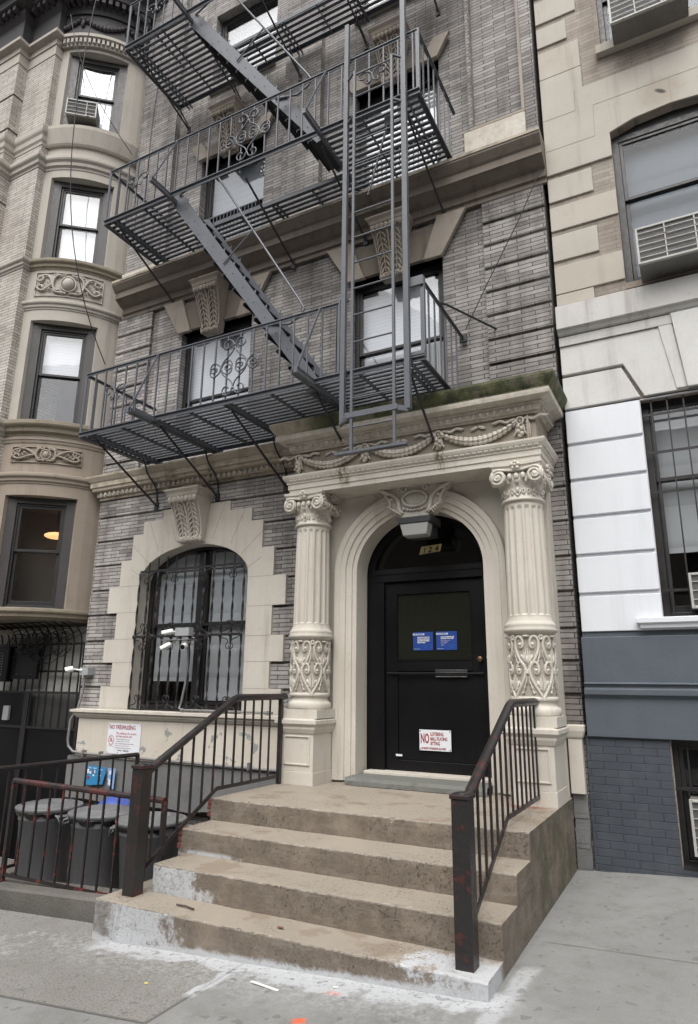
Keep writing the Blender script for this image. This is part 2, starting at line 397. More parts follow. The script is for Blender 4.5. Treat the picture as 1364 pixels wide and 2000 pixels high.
def walk_extra(g, col, h):
    x, y, z = g.xyz(); nn = g.noise(5, 7, .7); n2 = g.noise(24, 5, .7); n0 = g.noise(2.5, 4, .6)
    left = g.step(x+(y+3.2)*.0, -2.705, -2.695, 1, 0)*g.step(y-(x+3.7)*.05, -3.63, -3.61, 0, 1)
    sp = g.vor(150)
    ag = g.mix(g.step(sp, .15, .5, 1, 0)*.5, g.mix(nn, (.185, .175, .16), (.235, .225, .205)), (.33, .32, .30))
    ag = g.mix(g.step(g.vor(110, g.scale(1, 1, 1)), .55, .7)*.7, ag, (.09, .08, .07))
    col = g.mix(left*.8, col, ag)
    # joints
    j = g.step((x+2.70).abs(), .006, .012, 1, 0)*g.step(y, -2.7, -2.75)
    j = j.max(g.step((y+1.84+(x+.6)*.07).abs(), .004, .010, 1, 0)*g.step(x, -1.1, -1.05)*.6)
    j = j.max(g.step((y+3.62-(x+3.7)*.05).abs(), .006, .014, 1, 0)*g.step(x, -2.7, -2.72))
    j = j.max(g.step((y+5.6).abs(), .006, .014, 1, 0))
    col = g.mix(j*.6, col, (.06, .055, .05)); h = h - j*2
    # white cement paint spilled along the foot of the stoop
    d = ((y+2.80)*-1)                                              # distance in front of the bottom step
    m1 = g.step(d + (nn-.5)*.34 + (n0-.5)*.30, .045, .13, 1, 0)*g.step(x+(nn-.5)*.2, -4.0, -3.8)*g.step(x+(nn-.5)*.2, -1.12, -.98, 1, 0)*g.step(y, -2.6, -2.65, 0, 1)
    halo = g.step(d + (nn-.5)*.9, .12, .50, 1, 0)*g.step(n2, .42, .62)*.34*g.step(x, -4.5, -3.9)*g.step(x, -1.0, -1.5)
    m2 = g.step((x+2.70+ (nn-.5)*.12).abs(), .02, .05, 1, 0)*g.step(y, -3.28, -3.2)*g.step(y, -2.75, -2.85)*.8
    m3 = g.step((x+1.07 + (y+2.3)*-.05 + (nn-.5)*.10).abs(), .03, .07, 1, 0)*g.step(y+nn*.1, -2.15, -2.25)*.55
    lft = g.step(g.noise(3, 5, .7)+(x+4.4).abs()*-.15 + (y+2.85).abs()*-.25, .47, .60)*g.step(n2, .40, .55)*.40*g.step(x, -3.9, -3.95, 0, 1)
    m1 = m1*.85
    wh = (m1.max(halo).max(m2).max(m3).max(lft))*g.step(g.noise(30, 5, .75), .33, .48)
    col = g.mix(wh*.92, col, g.mix(nn, (.38, .39, .40), (.58, .60, .62)))
    # orange utility spray marks
    o1 = g.step(((x+1.98)*(x+1.98)*140+(y+3.27)*(y+3.27)*500)+n2*3.2+nn*1.5, 2.4, 2.9, 1, 0)
    o2 = g.step(((x+1.97)*(x+1.97)*260+(y+2.93)*(y+2.93)*900)+n2*3.2+nn*1.5, 2.3, 3.0, 1, 0)*.3
    col = g.mix(o1.max(o2)*.85, col, (.75, .10, .02))
    # spots: chewing gum and small dark stains
    gum = (g.step(g.noise(13, 2, .4), .68, .70)).max(g.step(g.noise(41, 3, .5), .70, .73)*.8)
    col = g.mix(gum*.45, col, (.08, .078, .075))
    stain = g.step(g.noise(.8, 5, .6), .5, .7)
    col = g.mix(stain*.25, col, (.6, .58, .55), 'MULTIPLY')
    return col, h
M['walk'] = concrete('sidewalk_cement', (.18, .18, .172), (.235, .235, .225), agg=.08, extra=walk_extra)
M['curb'] = concrete('areaway_curb', (.13, .122, .108), (.07, .066, .058), agg=.3)
M['asphalt'] = concrete('street_asphalt', (.05, .05, .05), (.06, .06, .06), agg=.3)
def base_extra(g, col, h):
    x, y, z = g.xyz(); nn = g.noise(4, 6, .65)
    return col, h
M['grey_cement'] = concrete('patched_grey_cement', (.17, .17, .165), (.11, .115, .12), agg=.1)
def chipped(g, col):
    k = g.step(g.noise(5.5, 5, .62, None, .4), .60, .62)*g.step(g.xyz()[2], .98, 1.0, 1, 0)
    return g.mix(k*.8, col, (.20, .215, .225))
M['basewall'] = stone_mat('chipped_cream_paint', (.56, .52, .45), amt=.25, streak=.35, warm=chipped)
M['stucco'] = concrete('dirty_stucco', (.60, .59, .56), (.48, .47, .44))
M['pit_shade'] = paint_mat('dark_areaway', (.02, .02, .02), .9)  # near-black: the shade of the sunken pit put into the colour
M['far_stone'] = stone_mat('far_facade_stone', (.16, .13, .11))
M['leaf'] = paint_mat('leaf_green', (.045, .075, .022), .6, wear=.5)
M['bark'] = paint_mat('bark', (.08, .06, .05), .9)

# ---------------- mesh helper ----------------
class MB:
    def __init__(s, M4=None): s.v = []; s.f = []; s.sm = []; s.X = M4; s.mk = []
    def mark(s): s.mk.append((len(s.v), len(s.f)))
    def each(s, name, mat, parent, bevel=0):
        """one object per marked piece"""
        ms = s.mk+[(len(s.v), len(s.f))]
        for (v0, f0), (v1, f1) in zip(ms[:-1], ms[1:]):
            if v1 == v0: continue
            q = MB(s.X); q.v = s.v[v0:v1]; q.f = [tuple(i-v0 for i in t) for t in s.f[f0:f1]]; q.sm = s.sm[f0:f1]; q.build(name, mat, parent, bevel)
    def add(s, vs, fs, smooth=False):
        n = len(s.v); s.v += [tuple(p) for p in vs]; s.f += [tuple(i+n for i in q) for q in fs]; s.sm += [smooth]*len(fs)
    def box(s, x0, x1, y0, y1, z0, z1, R=None, c=None):
        if x0 > x1: x0, x1 = x1, x0
        if y0 > y1: y0, y1 = y1, y0
        if z0 > z1: z0, z1 = z1, z0
        vs = [Vector(p) for p in ((x0,y0,z0),(x1,y0,z0),(x1,y1,z0),(x0,y1,z0),(x0,y0,z1),(x1,y0,z1),(x1,y1,z1),(x0,y1,z1))]
        if R is not None:
            c = Vector(c if c else ((x0+x1)/2, (y0+y1)/2, (z0+z1)/2)); vs = [c+R@(p-c) for p in vs]
        s.add(vs, [(0,3,2,1),(4,5,6,7),(0,1,5,4),(1,2,6,5),(2,3,7,6),(3,0,4,7)])
    def frame(s, x0, x1, z0, z1, w, y0, y1, wt=None, wb=None):
        wt = w if wt is None else wt; wb = w if wb is None else wb
        s.box(x0, x0+w, y0, y1, z0, z1); s.box(x1-w, x1, y0, y1, z0, z1)
        if wt: s.box(x0+w, x1-w, y0, y1, z1-wt, z1)
        if wb: s.box(x0+w, x1-w, y0, y1, z0, z0+wb)
    def bar(s, a, b, w, h=None, up=(0, 0, 1)):     # rectangular bar between two points
        a, b = Vector(a), Vector(b); h = h or w; d = (b-a)
        if d.length < 1e-6: return
        d.normalize(); u = Vector(up)
        if abs(d.dot(u)) > .98: u = Vector((0, 1, 0)) if abs(d.y) < .9 else Vector((1, 0, 0))
        r = d.cross(u).normalized(); u = r.cross(d)
        r *= w/2; u *= h/2
        vs = [p+q for p in (a, b) for q in (-r-u, r-u, r+u, -r+u)]
        s.add(vs, [(0,3,2,1),(4,5,6,7),(0,1,5,4),(1,2,6,5),(2,3,7,6),(3,0,4,7)])
    def tube(s, pts, r, n=8, cap=True, closed=False):
        pts = [Vector(p) for p in pts]
        k = len(pts); vs = []; fs = []; prev = None
        rs = r if isinstance(r, (list, tuple)) else [r]*k
        for i, p in enumerate(pts):
            if closed: d = pts[(i+1) % k]-pts[i-1]
            else: d = pts[min(i+1, k-1)]-pts[max(i-1, 0)]
            if d.length < 1e-9: d = Vector((0, 0, 1))
            d.normalize()
            if prev is None:
                u = Vector((0, 0, 1)) if abs(d.z) < .9 else Vector((1, 0, 0))
                u = (u-d*u.dot(d)).normalized()
            else:
                u = prev-d*prev.dot(d)
                u = u.normalized() if u.length > 1e-6 else Vector((1, 0, 0))
            prev = u; w = d.cross(u)
            for j in range(n):
                a = 2*PI*j/n; vs.append(p+(u*math.cos(a)+w*math.sin(a))*rs[i])
        m_ = k if closed else k-1
        for i in range(m_):
            i2 = (i+1) % k
            for j in range(n):
                fs.append((i*n+j, i*n+(j+1) % n, i2*n+(j+1) % n, i2*n+j))
        s.add(vs, fs, True)
        if cap and not closed:
            s.add(vs[:n], [tuple(range(n))[::-1]]); s.add(vs[-n:], [tuple(range(n))])
    def flat(s, pts, w, th, nrm=(0, 1, 0)):        # flat strap following points in a plane with normal nrm
        pts = [Vector(p) for p in pts]; nrm = Vector(nrm).normalized(); k = len(pts); vs = []; fs = []
        for i, p in enumerate(pts):
            d = (pts[min(i+1, k-1)]-pts[max(i-1, 0)]).normalized(); side = d.cross(nrm).normalized()
            for q in (side*w/2+nrm*th/2, -side*w/2+nrm*th/2, -side*w/2-nrm*th/2, side*w/2-nrm*th/2): vs.append(p+q)
        for i in range(k-1):
            for j in range(4): fs.append((i*4+j, i*4+(j+1) % 4, (i+1)*4+(j+1) % 4, (i+1)*4+j))
        fs += [(3, 2, 1, 0), tuple((k-1)*4+j for j in range(4))]
        s.add(vs, fs)
    def ell(s, c, rx, ry, rz, n=10, m_=6, R=None):
        c = Vector(c); vs = []; fs = []
        for i in range(m_+1):
            t = PI*i/m_
            for j in range(n):
                a = 2*PI*j/n; p = Vector((rx*math.sin(t)*math.cos(a), ry*math.sin(t)*math.sin(a), rz*math.cos(t)))
                if R is not None: p = R@p
                vs.append(c+p)
        for i in range(m_):
            for j in range(n): fs.append((i*n+j, (i+1)*n+j, (i+1)*n+(j+1) % n, i*n+(j+1) % n))
        s.add(vs, fs, True)
    def lathe(s, prof, cx, cy, n=32, a0=0, a1=2*PI, smooth=True, cap=True):
        vs = []; fs = []; full = abs(a1-a0-2*PI) < 1e-6; k = n if full else n+1
        for r, z in prof:
            for j in range(k):
                a = a0+(a1-a0)*j/n; vs.append((cx+r*math.sin(a), cy-r*math.cos(a), z))
        for i in range(len(prof)-1):
            for j in range(n):
                j2 = (j+1) % k
                fs.append((i*k+j, i*k+j2, (i+1)*k+j2, (i+1)*k+j))
        s.add(vs, fs, smooth)
        if cap and full:
            s.add(vs[:k], [tuple(range(k))[::-1]]); s.add(vs[-k:], [tuple(range(k))])
    def prism(s, outer, y0, y1, holes=()):         # polygon in the x-z plane, from y0 (front) to y1
        loops = [list(outer)]+[list(h) for h in holes]
        tri = tessellate_polygon([[Vector((p[0], p[1], 0)) for p in L] for L in loops])
        flat = [p for L in loops for p in L]; n = len(flat)
        vs = [(p[0], y0, p[1]) for p in flat]+[(p[0], y1, p[1]) for p in flat]; fs = []
        for t in tri:
            a, b, c = (Vector((flat[i][0], flat[i][1])) for i in t)
            area = (b-a).cross(c-a) if hasattr(Vector((0, 0)), 'cross') else 0
            area = (b.x-a.x)*(c.y-a.y)-(b.y-a.y)*(c.x-a.x)
            t = tuple(t) if area > 0 else tuple(t)[::-1]
            fs.append(t); fs.append(tuple(i+n for i in t)[::-1])
        off = 0
        for L in loops:
            k = len(L); ar = sum(L[i][0]*L[(i+1) % k][1]-L[(i+1) % k][0]*L[i][1] for i in range(k))
            ccw = ar > 0
            if L is not loops[0]: ccw = not ccw
            for i in range(k):
                a, b = off+i, off+(i+1) % k
                q = (a, a+n, b+n, b)
                fs.append(q if ccw else q[::-1])
            off += k
        s.add(vs, fs)
    def sweep(s, prof, path, smooth=False, closed_prof=True):   # prof: (out, z); path: plan points, outward normal to the right of travel
        k = len(path); nrm = []
        for i in range(k):
            ns = []
            for a, b in ((i-1, i), (i, i+1)):
                if a >= 0 and b < k:
                    d = Vector((path[b][0]-path[a][0], path[b][1]-path[a][1])).normalized(); ns.append(Vector((d.y, -d.x)))
            if len(ns) == 2:
                q = (ns[0]+ns[1]).normalized(); q = q/max(.25, q.dot(ns[0]))
            else: q = ns[0]
            nrm.append(q)
        vs = []; fs = []; P_ = len(prof)
        for i in range(k):
            for o_, z in prof: vs.append((path[i][0]+nrm[i].x*o_, path[i][1]+nrm[i].y*o_, z))
        for i in range(k-1):
            for j in range(P_ if closed_prof else P_-1):
                j2 = (j+1) % P_
                fs.append((i*P_+j, (i+1)*P_+j, (i+1)*P_+j2, i*P_+j2))
        if closed_prof:
            fs.append(tuple(range(P_))); fs.append(tuple((k-1)*P_+j for j in range(P_))[::-1])
        s.add(vs, fs, smooth)
    def build(s, name, mat, parent=None, bevel=0, kind=None, fix=True):
        vs = [Vector(p) for p in s.v]
        if s.X is not None: vs = [s.X@p for p in vs]
        if not vs: return None
        lo = [min(p[i] for p in vs) for i in range(3)]; hi = [max(p[i] for p in vs) for i in range(3)]
        c = Vector(((lo[0]+hi[0])/2, (lo[1]+hi[1])/2, lo[2]))
        me = bpy.data.meshes.new(name); me.from_pydata([p-c for p in vs], [], s.f)
        me.polygons.foreach_set('use_smooth', s.sm)
        if fix:
            import bmesh
            bm = bmesh.new(); bm.from_mesh(me); bmesh.ops.recalc_face_normals(bm, faces=bm.faces); bm.to_mesh(me); bm.free()
        me.update()
        ms = mat if isinstance(mat, list) else [mat]
        for q in ms: me.materials.append(M[q] if isinstance(q, str) else q)
        o = bpy.data.objects.new(name, me); COL.objects.link(o)
        attach(o, c, parent)
        if bevel:
            b = o.modifiers.new('bevel', 'BEVEL'); b.width = bevel; b.segments = 2; b.limit_method = 'ANGLE'; b.angle_limit = math.radians(50)
        if kind: o['kind'] = kind
        return o
WL = {}
def attach(o, loc, parent):
    WL[o.name] = Vector(loc)
    if parent is not None:
        o.parent = parent; o.location = Vector(loc)-WL[parent.name]
    else: o.location = loc
def thing(name, label, cat, loc, group=None):
    o = bpy.data.objects.new(name, None); COL.objects.link(o); o.location = loc; WL[o.name] = Vector(loc)
    o.empty_display_size = .2
    o['label'] = label; o['category'] = cat
    if group: o['group'] = group
    return o
def tag(o, label, cat, group=None):
    o['label'] = label; o['category'] = cat
    if group: o['group'] = group
    return o
def copy_tree(o, parent=None):
    c = o.copy(); COL.objects.link(c); c.parent = parent
    for ch in list(o.children): copy_tree(ch, c)
    return c
def spiral(cx, cz, r0, r1, a0, turns, n=22):
    out = []
    for i in range(n+1):
        t = i/n; r = r0*(1-t)**.9+r1*t; a = a0+turns*2*PI*t
        out.append((cx+r*math.cos(a), cz+r*math.sin(a)))
    return out
def arc(cx, cz, rx, rz, a0, a1, n):
    return [(cx+rx*math.cos(a0+(a1-a0)*i/n), cz+rz*math.sin(a0+(a1-a0)*i/n)) for i in range(n+1)]
def bez(p0, p1, p2, p3, n=10):
    out = []
    for i in range(n+1):
        t = i/n; u = 1-t
        out.append(tuple(u**3*p0[k]+3*u*u*t*p1[k]+3*u*t*t*p2[k]+t**3*p3[k] for k in range(len(p0))))
    return out
def gz(x, y): return .058*(x+1.165)+.013*y
def text(s_, size, x, z, y, mat, parent, align='LEFT', sx=1.0, name='lettering', extrude=.0008, bold=0.0, face='front', shear=0.0):
    cu = bpy.data.curves.new(name, 'FONT'); cu.body = s_; cu.size = size; cu.align_x = align; cu.extrude = extrude; cu.offset = bold; cu.shear = shear
    cu.resolution_u = 3
    t = bpy.data.objects.new(name, cu); COL.objects.link(t)
    bpy.context.view_layer.update()
    dg = bpy.context.evaluated_depsgraph_get()
    me = bpy.data.meshes.new_from_object(t.evaluated_get(dg)); bpy.data.objects.remove(t); bpy.data.curves.remove(cu)
    me.name = name
    for v in me.vertices: v.co = Vector((v.co.x*sx, -v.co.z, v.co.y))
    me.update(); me.materials.clear(); me.materials.append(M[mat])
    o = bpy.data.objects.new(name, me); COL.objects.link(o); attach(o, (x, y, z), parent); return o

# ornament helpers -------------------------------------------------
def eggs(mb, path, z, out, sp=.085, rx=.024, rz=.03, tongue=True):
    """egg-and-dart row along plan path; out = distance proud of the path"""
    for i in range(len(path)-1):
        a, b = Vector(path[i]), Vector(path[i+1]); L = (b-a).length; d = (b-a)/L; nr = Vector((d.y, -d.x))
        n = max(1, round(L/sp)); R = Matrix.Rotation(math.atan2(d.y, d.x), 3, 'Z')
        for j in range(n):
            p = a+d*(j+.5)*L/n+nr*out
            mb.ell((p.x, p.y, z), rx, rx*.8, rz, 8, 5, R)
            if tongue:
                # arched rim round each egg
                pts = [(p.x+d.x*rx*1.35*math.cos(t), p.y+d.y*rx*1.35*math.cos(t), z+rz*1.25*math.sin(t)) for t in [PI+PI*q/6 for q in range(7)]]
                mb.tube(pts, .005, 5, False)
def leafrow(mb, path, z, out, sp=.07, h=.03):
    for i in range(len(path)-1):
        a, b = Vector(path[i]), Vector(path[i+1]); L = (b-a).length; d = (b-a)/L; nr = Vector((d.y, -d.x))
        n = max(1, round(L/sp)); R = Matrix.Rotation(math.atan2(d.y, d.x), 3, 'Z')
        for j in range(n):
            p = a+d*(j+.5)*L/n+nr*out
            mb.ell((p.x, p.y, z), sp*.42, .010, h*.5, 8, 4, R@Matrix.Rotation(.5, 3, 'Y'))
            mb.ell((p.x+d.x*sp*.3, p.y+d.y*sp*.3, z-h*.1), sp*.2, .010, h*.4, 6, 4, R@Matrix.Rotation(-.6, 3, 'Y'))
def acanthus(mb, fn, w, lobes, r):
    """leaf: centre rib and paired lobes; fn(u,v)->point, u across -1..1, v along 0..1"""
    for k in range(lobes):
        v = (k+.6)/lobes
        for sgn in (-1, 1):
            ww = w*(1-.55*abs(v-.45)); a = fn(sgn*.08, v+.02); b = fn(sgn*ww, v-.10); c = fn(sgn*ww*1.02, v-.17)
            md = fn(sgn*ww*.55, v-.015)
            mb.tube([a, md, b, c], [r*.5, r, r*1.05, r*.5], 6)
    mb.tube([fn(0, t/8) for t in range(9)], r*.8, 6)

# ================= setting: ground =================
def sheet(name, x0, x1, y0, y1, dz, mat, n=60):
    mb = MB(); mb.add([(x0, y0, gz(x0, y0)+dz), (x1, y0, gz(x1, y0)+dz), (x1, y1, gz(x1, y1)+dz), (x0, y1, gz(x0, y1)+dz)], [(0, 1, 2, 3)])
    o = mb.build(name, mat, None, kind='structure'); return o
# pavement with an opening left of the stoop for the areaway
mb = MB()
def gq(x0, x1, y0, y1):
    mb.add([(x, y, gz(x, y)) for x, y in ((x0, y0), (x1, y0), (x1, y1), (x0, y1))], [(0, 1, 2, 3)])
gq(-60, 60, -9.4, -2.5); gq(-1.3, 60, -2.5, 0.6)
mb.build('sidewalk', 'walk', None, kind='structure')
mb = MB()
mb.add([(x, y, gz(x, -9.4)-.15 + (0 if abs(y) < 60 else 0)) for x, y in ((-60, -70), (60, -70), (60, -9.55), (-60, -9.55))], [(0, 1, 2, 3)])
mb.build('road', 'asphalt', None, kind='structure')
mb = MB()
mb.add([(-60, -9.55, gz(-60, -9.4)-.4), (60, -9.55, gz(60, -9.4)-.4), (60, -9.55, gz(60, -9.4)+.002), (-60, -9.55, gz(-60, -9.4)+.002), (-60, -9.4, gz(-60, -9.4)+.002), (60, -9.4, gz(60, -9.4)+.002)], [(0, 1, 2, 3), (3, 2, 5, 4)])
mb.build('kerb', 'curb', None, kind='structure')
# areaway floor: level with the pavement at the bins, sunken in front of the basement wall
mb = MB()
mb.box(-14, -3.7, -2.3, -1.25, -.9, -.33)
mb.build('areaway_floor', 'curb', None, kind='structure')
mb = MB(); mb.box(-14, -1.3, -1.25, 1.0, -1.7, -1.5); mb.build('areaway_pit', 'pit_shade', None, kind='structure')
# low curb carrying the fence
mb = MB()
N_ = 24
pts = [(-14+10.3*i/N_) for i in range(N_+1)]
mb.add([(x, y, z) for x in pts for y, z in ((-2.46, -1.2), (-2.42, gz(x, -2.42)+.115), (-2.39, gz(x, -2.42)+.13), (-2.14, gz(x, -2.42)+.135), (-2.12, -1.2))],
       [(i*5+j, (i+1)*5+j, (i+1)*5+j+1, i*5+j+1) for i in range(N_) for j in range(4)]+[(0, 1, 2, 3, 4), tuple(N_*5+j for j in range(5))[::-1]])
tag(mb.build('areaway_curb', 'curb'), 'low grimy concrete curb under the red and black fence, left of the stoop', 'curb')

# ================= building 124 =================
B = thing('apartment_building', 'grey brick apartment building with carved stone portico, numbered 124', 'building', (-4.26, 0, 0))
XL, XR = -7.53, -1.028
# openings
W1 = dict(cx=-5.70, a=.885, spring=2.82, b=.45, z0=1.19)
def arch_w1(da=0, n=24):
    a = W1['a']-da; return [(W1['cx']+a, W1['z0'])]+arc(W1['cx'], W1['spring'], a, W1['b']-da, 0, PI, n)+[(W1['cx']-a, W1['z0'])]
def arch_door(a=.70, b=.62, z0=.55, spr=2.70, n=32):
    return [(-2.53+a, z0)]+arc(-2.53, spr, a, b, 0, PI, n)+[(-2.53-a, z0)]
def rect(x0, x1, z0, z1): return [(x0, z0), (x1, z0), (x1, z1), (x0, z1)]
WIN = [(-6.25, -5.0, 4.72, 6.46), (-3.46, -2.24, 4.72, 6.47)]
WIN3 = [(-6.17, -4.96, 7.80, 9.47), (-3.46, -2.24, 7.80, 9.47)]
WIN4 = [(-6.10, -4.86, 10.8, 12.4), (-3.46, -2.24, 10.8, 12.4)]
mb = MB()
mb.prism(rect(XL, XR, -1.5, 7.2), .03, .30, [rect(-6.63, -4.77, 1.17, 3.30), rect(-3.25, -1.81, .5, 3.34)]+[rect(*w) for w in WIN])
mb.prism(rect(XL, XR, 7.2, 14.5), .09, .30, [rect(*w) for w in WIN3+WIN4])
mb.box(XL, XL+.25, .30, 9, -1.5, 14.5); mb.box(XR-.25, XR, .30, 9, -1.5, 14.5)
mb.box(XL, XR, .30, 9, 14.3, 14.5)
wall = mb.build('brick_wall', 'brick', B)
# rusticated brick bands, ground floor and upper corner piers
JZ = [1.18, 1.475, 1.78, 2.08, 2.43, 2.77, 3.12, 3.47, 3.82, 4.08]
mb = MB()
for i in range(len(JZ)-1):
    z0, z1 = JZ[i], JZ[i+1]-.03
    if z1 > 3.7: segs = [(XL, -3.80)]
    else: segs = [(XL, -6.70), (-4.70, -3.80)]
    for a, b in segs: mb.mark(); mb.box(a, b, 0, .031, z0, z1)
    mb.mark(); mb.box(-1.20, XR, 0, .031, z0, z1)
mb.each('brick_band', 'brick', B, .004)
mb = MB()
z = 4.40
JU = [4.32+.298*i for i in range(11)]
for i in range(9):
    z0, z1 = 4.33+.298*i, 4.33+.298*(i+1)-.03
    mb.mark(); mb.box(XL, -6.83, -.02, .031, z0, min(z1, 6.99)); mb.mark(); mb.box(-1.73, XR, -.02, .031, z0, min(z1, 6.99))
mb.each('brick_band', 'brick', B, .004)
# third floor and up: brick pilasters with a sunk right-hand panel
mb = MB()
for a, b in ((XL, -6.72), (-4.58, -3.97)):
    mb.mark(); mb.box(a, b, -.01, .091, 7.5, 14.4)
mb.mark(); mb.prism(rect(-1.84, XR, 7.5, 14.4), -.01, .091, [rect(-1.79, -1.20, 8.08, 13.9)])
mb.each('brick_pilaster', 'brick', B)
mb = MB()
mb.box(-1.20, -1.165, -.03, .05, 8.08, 14.0); mb.box(-1.82, -1.165, -.03, .05, 8.05, 8.085)
mb.build('panel_moulding', 'darkstone', B)
mb = MB(); mb.mark(); mb.box(-1.90, -1.165, -.045, .02, 7.52, 8.03); mb.mark(); mb.box(-7.55, -6.70, -.045, .02, 7.52, 7.80); mb.mark(); mb.box(-4.62, -3.93, -.045, .02, 7.52, 7.80)
mb.each('pilaster_base', 'limestone', B, .008)

# ---- stone surround of the ground floor window
oR = [(-4.28, 1.19), (-4.28, 1.475), (-4.45, 1.475), (-4.45, 1.78), (-4.27, 1.78), (-4.27, 2.08), (-4.445, 2.08), (-4.445, 2.43), (-4.262, 2.43), (-4.262, 2.785),
      (-4.445, 2.785), (-4.445, 3.14), (-4.624, 3.14), (-4.624, 3.49), (-4.80, 3.49), (-4.80, 3.66), (-5.14, 3.66), (-5.14, 3.79)]
oL = [(-11.385-x, z) for x, z in oR]
oL = [(-5.70*2-x-.0, z) for x, z in oR][::-1]
surround = oR+oL
ring = arch_w1()[::-1]   # left-bottom ... right-bottom
outer = surround+ring
mb = MB(); mb.prism(outer, -.03, .20)
sur = mb.build('window_surround', 'limestone', B, bevel=.004)
# joints between the stones
mb = MB()
jn = [((-5.10, 3.235), (-4.90, 3.66)), ((-5.40, 3.31), (-5.22, 3.79)), ((-4.93, 3.08), (-4.624, 3.35)), ((-4.83, 2.9), (-4.624, 3.02)), ((-4.81, 2.43), (-4.445, 2.43)), ((-4.81, 2.08), (-4.445, 2.08)), ((-4.81, 1.78), (-4.45, 1.78)), ((-4.81, 2.785), (-4.445, 2.785)), ((-4.81, 1.475), (-4.45, 1.475))]
for a, b in jn:
    for sg in (0, 1):
        p, q = (a, b) if not sg else ((-11.40-a[0], a[1]), (-11.40-b[0], b[1]))
        mb.bar((p[0], -.0305, p[1]), (q[0], -.0305, q[1]), .004, .002, (0, 1, 0))
mb.build('stone_joint', 'ink_dark' if False else 'darkstone', sur)

# ---- carved consoles
def console(cx, zb, zt, wb, wt, yb, yt, capz, capw, mat, acan=True):
    mb = MB(); n = 14; secs = []
    def prof(t):       # 0 bottom .. 1 top
        y = yb+(yt-yb)*(t**1.6); w = wb+(wt-wb)*t
        y += -.035*math.exp(-((t-.06)/.06)**2)-.02*math.exp(-((t-.93)/.08)**2)
        return w/2, y, zb+(zt-zb)*t
    vs = []; fs = []
    for i in range(n+1):
        w, y, z = prof(i/n); vs += [(cx-w, .02, z), (cx-w, y, z), (cx-w*.5, y-.012, z), (cx, y+.006, z), (cx+w*.5, y-.012, z), (cx+w, y, z), (cx+w, .02, z)]
    for i in range(n):
        for j in range(6): fs.append((i*7+j, i*7+j+1, (i+1)*7+j+1, (i+1)*7+j))
    fs += [tuple(range(7))[::-1], tuple(n*7+j for j in range(7))]
    mb.add(vs, fs, False)
    # side volute lines
    for sg in (-1, 1):
        mb.tube([(cx+sg*prof(t/12)[0]*.97, prof(t/12)[1]-.006, prof(t/12)[2]) for t in range(13)], .013, 6)
    # bottom roll
    w, y, z = prof(.03)
    mb.tube([(cx-w*1.08, y+.02, zb+.03), (cx-w*.6, y+.01, zb+.03), (cx-w*.55, y+.02, zb+.03), (cx-w*.2, y+.02, zb+.03), (cx, y, zb+.03), (cx+w*.2, y+.02, zb+.03), (cx+w*.55, y+.02, zb+.03), (cx+w*.6, y+.01, zb+.03), (cx+w*1.08, y+.02, zb+.03)],
            [.03, .045, .025, .04, .045, .04, .025, .045, .03], 10)
    def fn(u, v):
        w, y, z = prof(min(1, max(0, .14+.74*v))); return (cx+u*w, y-.014, z)
    def fnl(u, v):
        w, y, z = prof(min(1, max(0, .14+.74*v))); return (cx-w*.48+u*w*.46, y-.022, z)
    def fnr(u, v):
        w, y, z = prof(min(1, max(0, .14+.74*v))); return (cx+w*.48+u*w*.46, y-.022, z)
    acanthus(mb, fnl, .85, 7, .013); acanthus(mb, fnr, .85, 7, .013)
    mb.tube([fn(0, t/8) for t in range(9)], .017, 6)
    # scalloped top
    w, y, z = prof(.93)
    for k in range(7): mb.ell((cx-w+w*2*(k+.5)/7, y-.012, z), w*.16, .03, .045, 8, 6)
    o = mb.build('carved_console', mat, B)
    mc = MB()
    mc.sweep([(-.02, zt), (yt*-1*0+.0, zt), (.012, zt+.01), (.02, zt+(capz-zt)*.5), (.05, capz-.02), (.05, capz), (-.02, capz)], [(cx-wt/2, .02), (cx-wt/2, yt-.01), (cx+wt/2, yt-.01), (cx+wt/2, .02)])
    mc.box(cx-wt/2, cx+wt/2, yt-.01, .02, zt, capz-.002)
    mc.build('console_cap', mat, B)
    return o
console(-5.70, 3.29, 3.85, .37, .47, -.10, -.30, 3.95, .60, 'limestone')
console(-5.62, 6.28, 6.93, .28, .42, -.08, -.26, 7.04, .52, 'darkstone')
console(-2.84, 6.30, 6.96, .28, .42, -.08, -.26, 7.06, .52, 'darkstone')
console(-5.55, 9.30, 9.95, .28, .42, -.04, -.22, 10.06, .52, 'darkstone')
console(-2.84, 9.30, 9.95, .28, .42, -.04, -.22, 10.06, .52, 'darkstone')

# ---- flat arch lintels of the upper windows
for (x0, x1, z0, z1), dz, yf in ((WIN[0], .52, -.02), (WIN[1], .52, -.02), (WIN3[0], .30, .03), (WIN3[1], .30, .03)):
    mb = MB(); zt = z1+dz; fl = .33*dz/.52
    mb.prism([(x0, z1), (x1, z1), (x1+fl*.85, zt-.08), (x0-fl*.85, zt-.08)], yf, .25)
    mb.build('lintel', 'sootstone', B, bevel=.006); mb = MB()
    mb.mark(); mb.prism([(x0-.01, z1-.03), (x0+.22, z1-.03), (x0+.03, zt), (x0-fl, zt)], yf-.035, yf+.02)
    mb.mark(); mb.prism([(x1-.22, z1-.03), (x1+.01, z1-.03), (x1+fl, zt), (x1-.03, zt)], yf-.035, yf+.02)
    mb.each('lintel_voussoir', 'darkstone', B, .006)

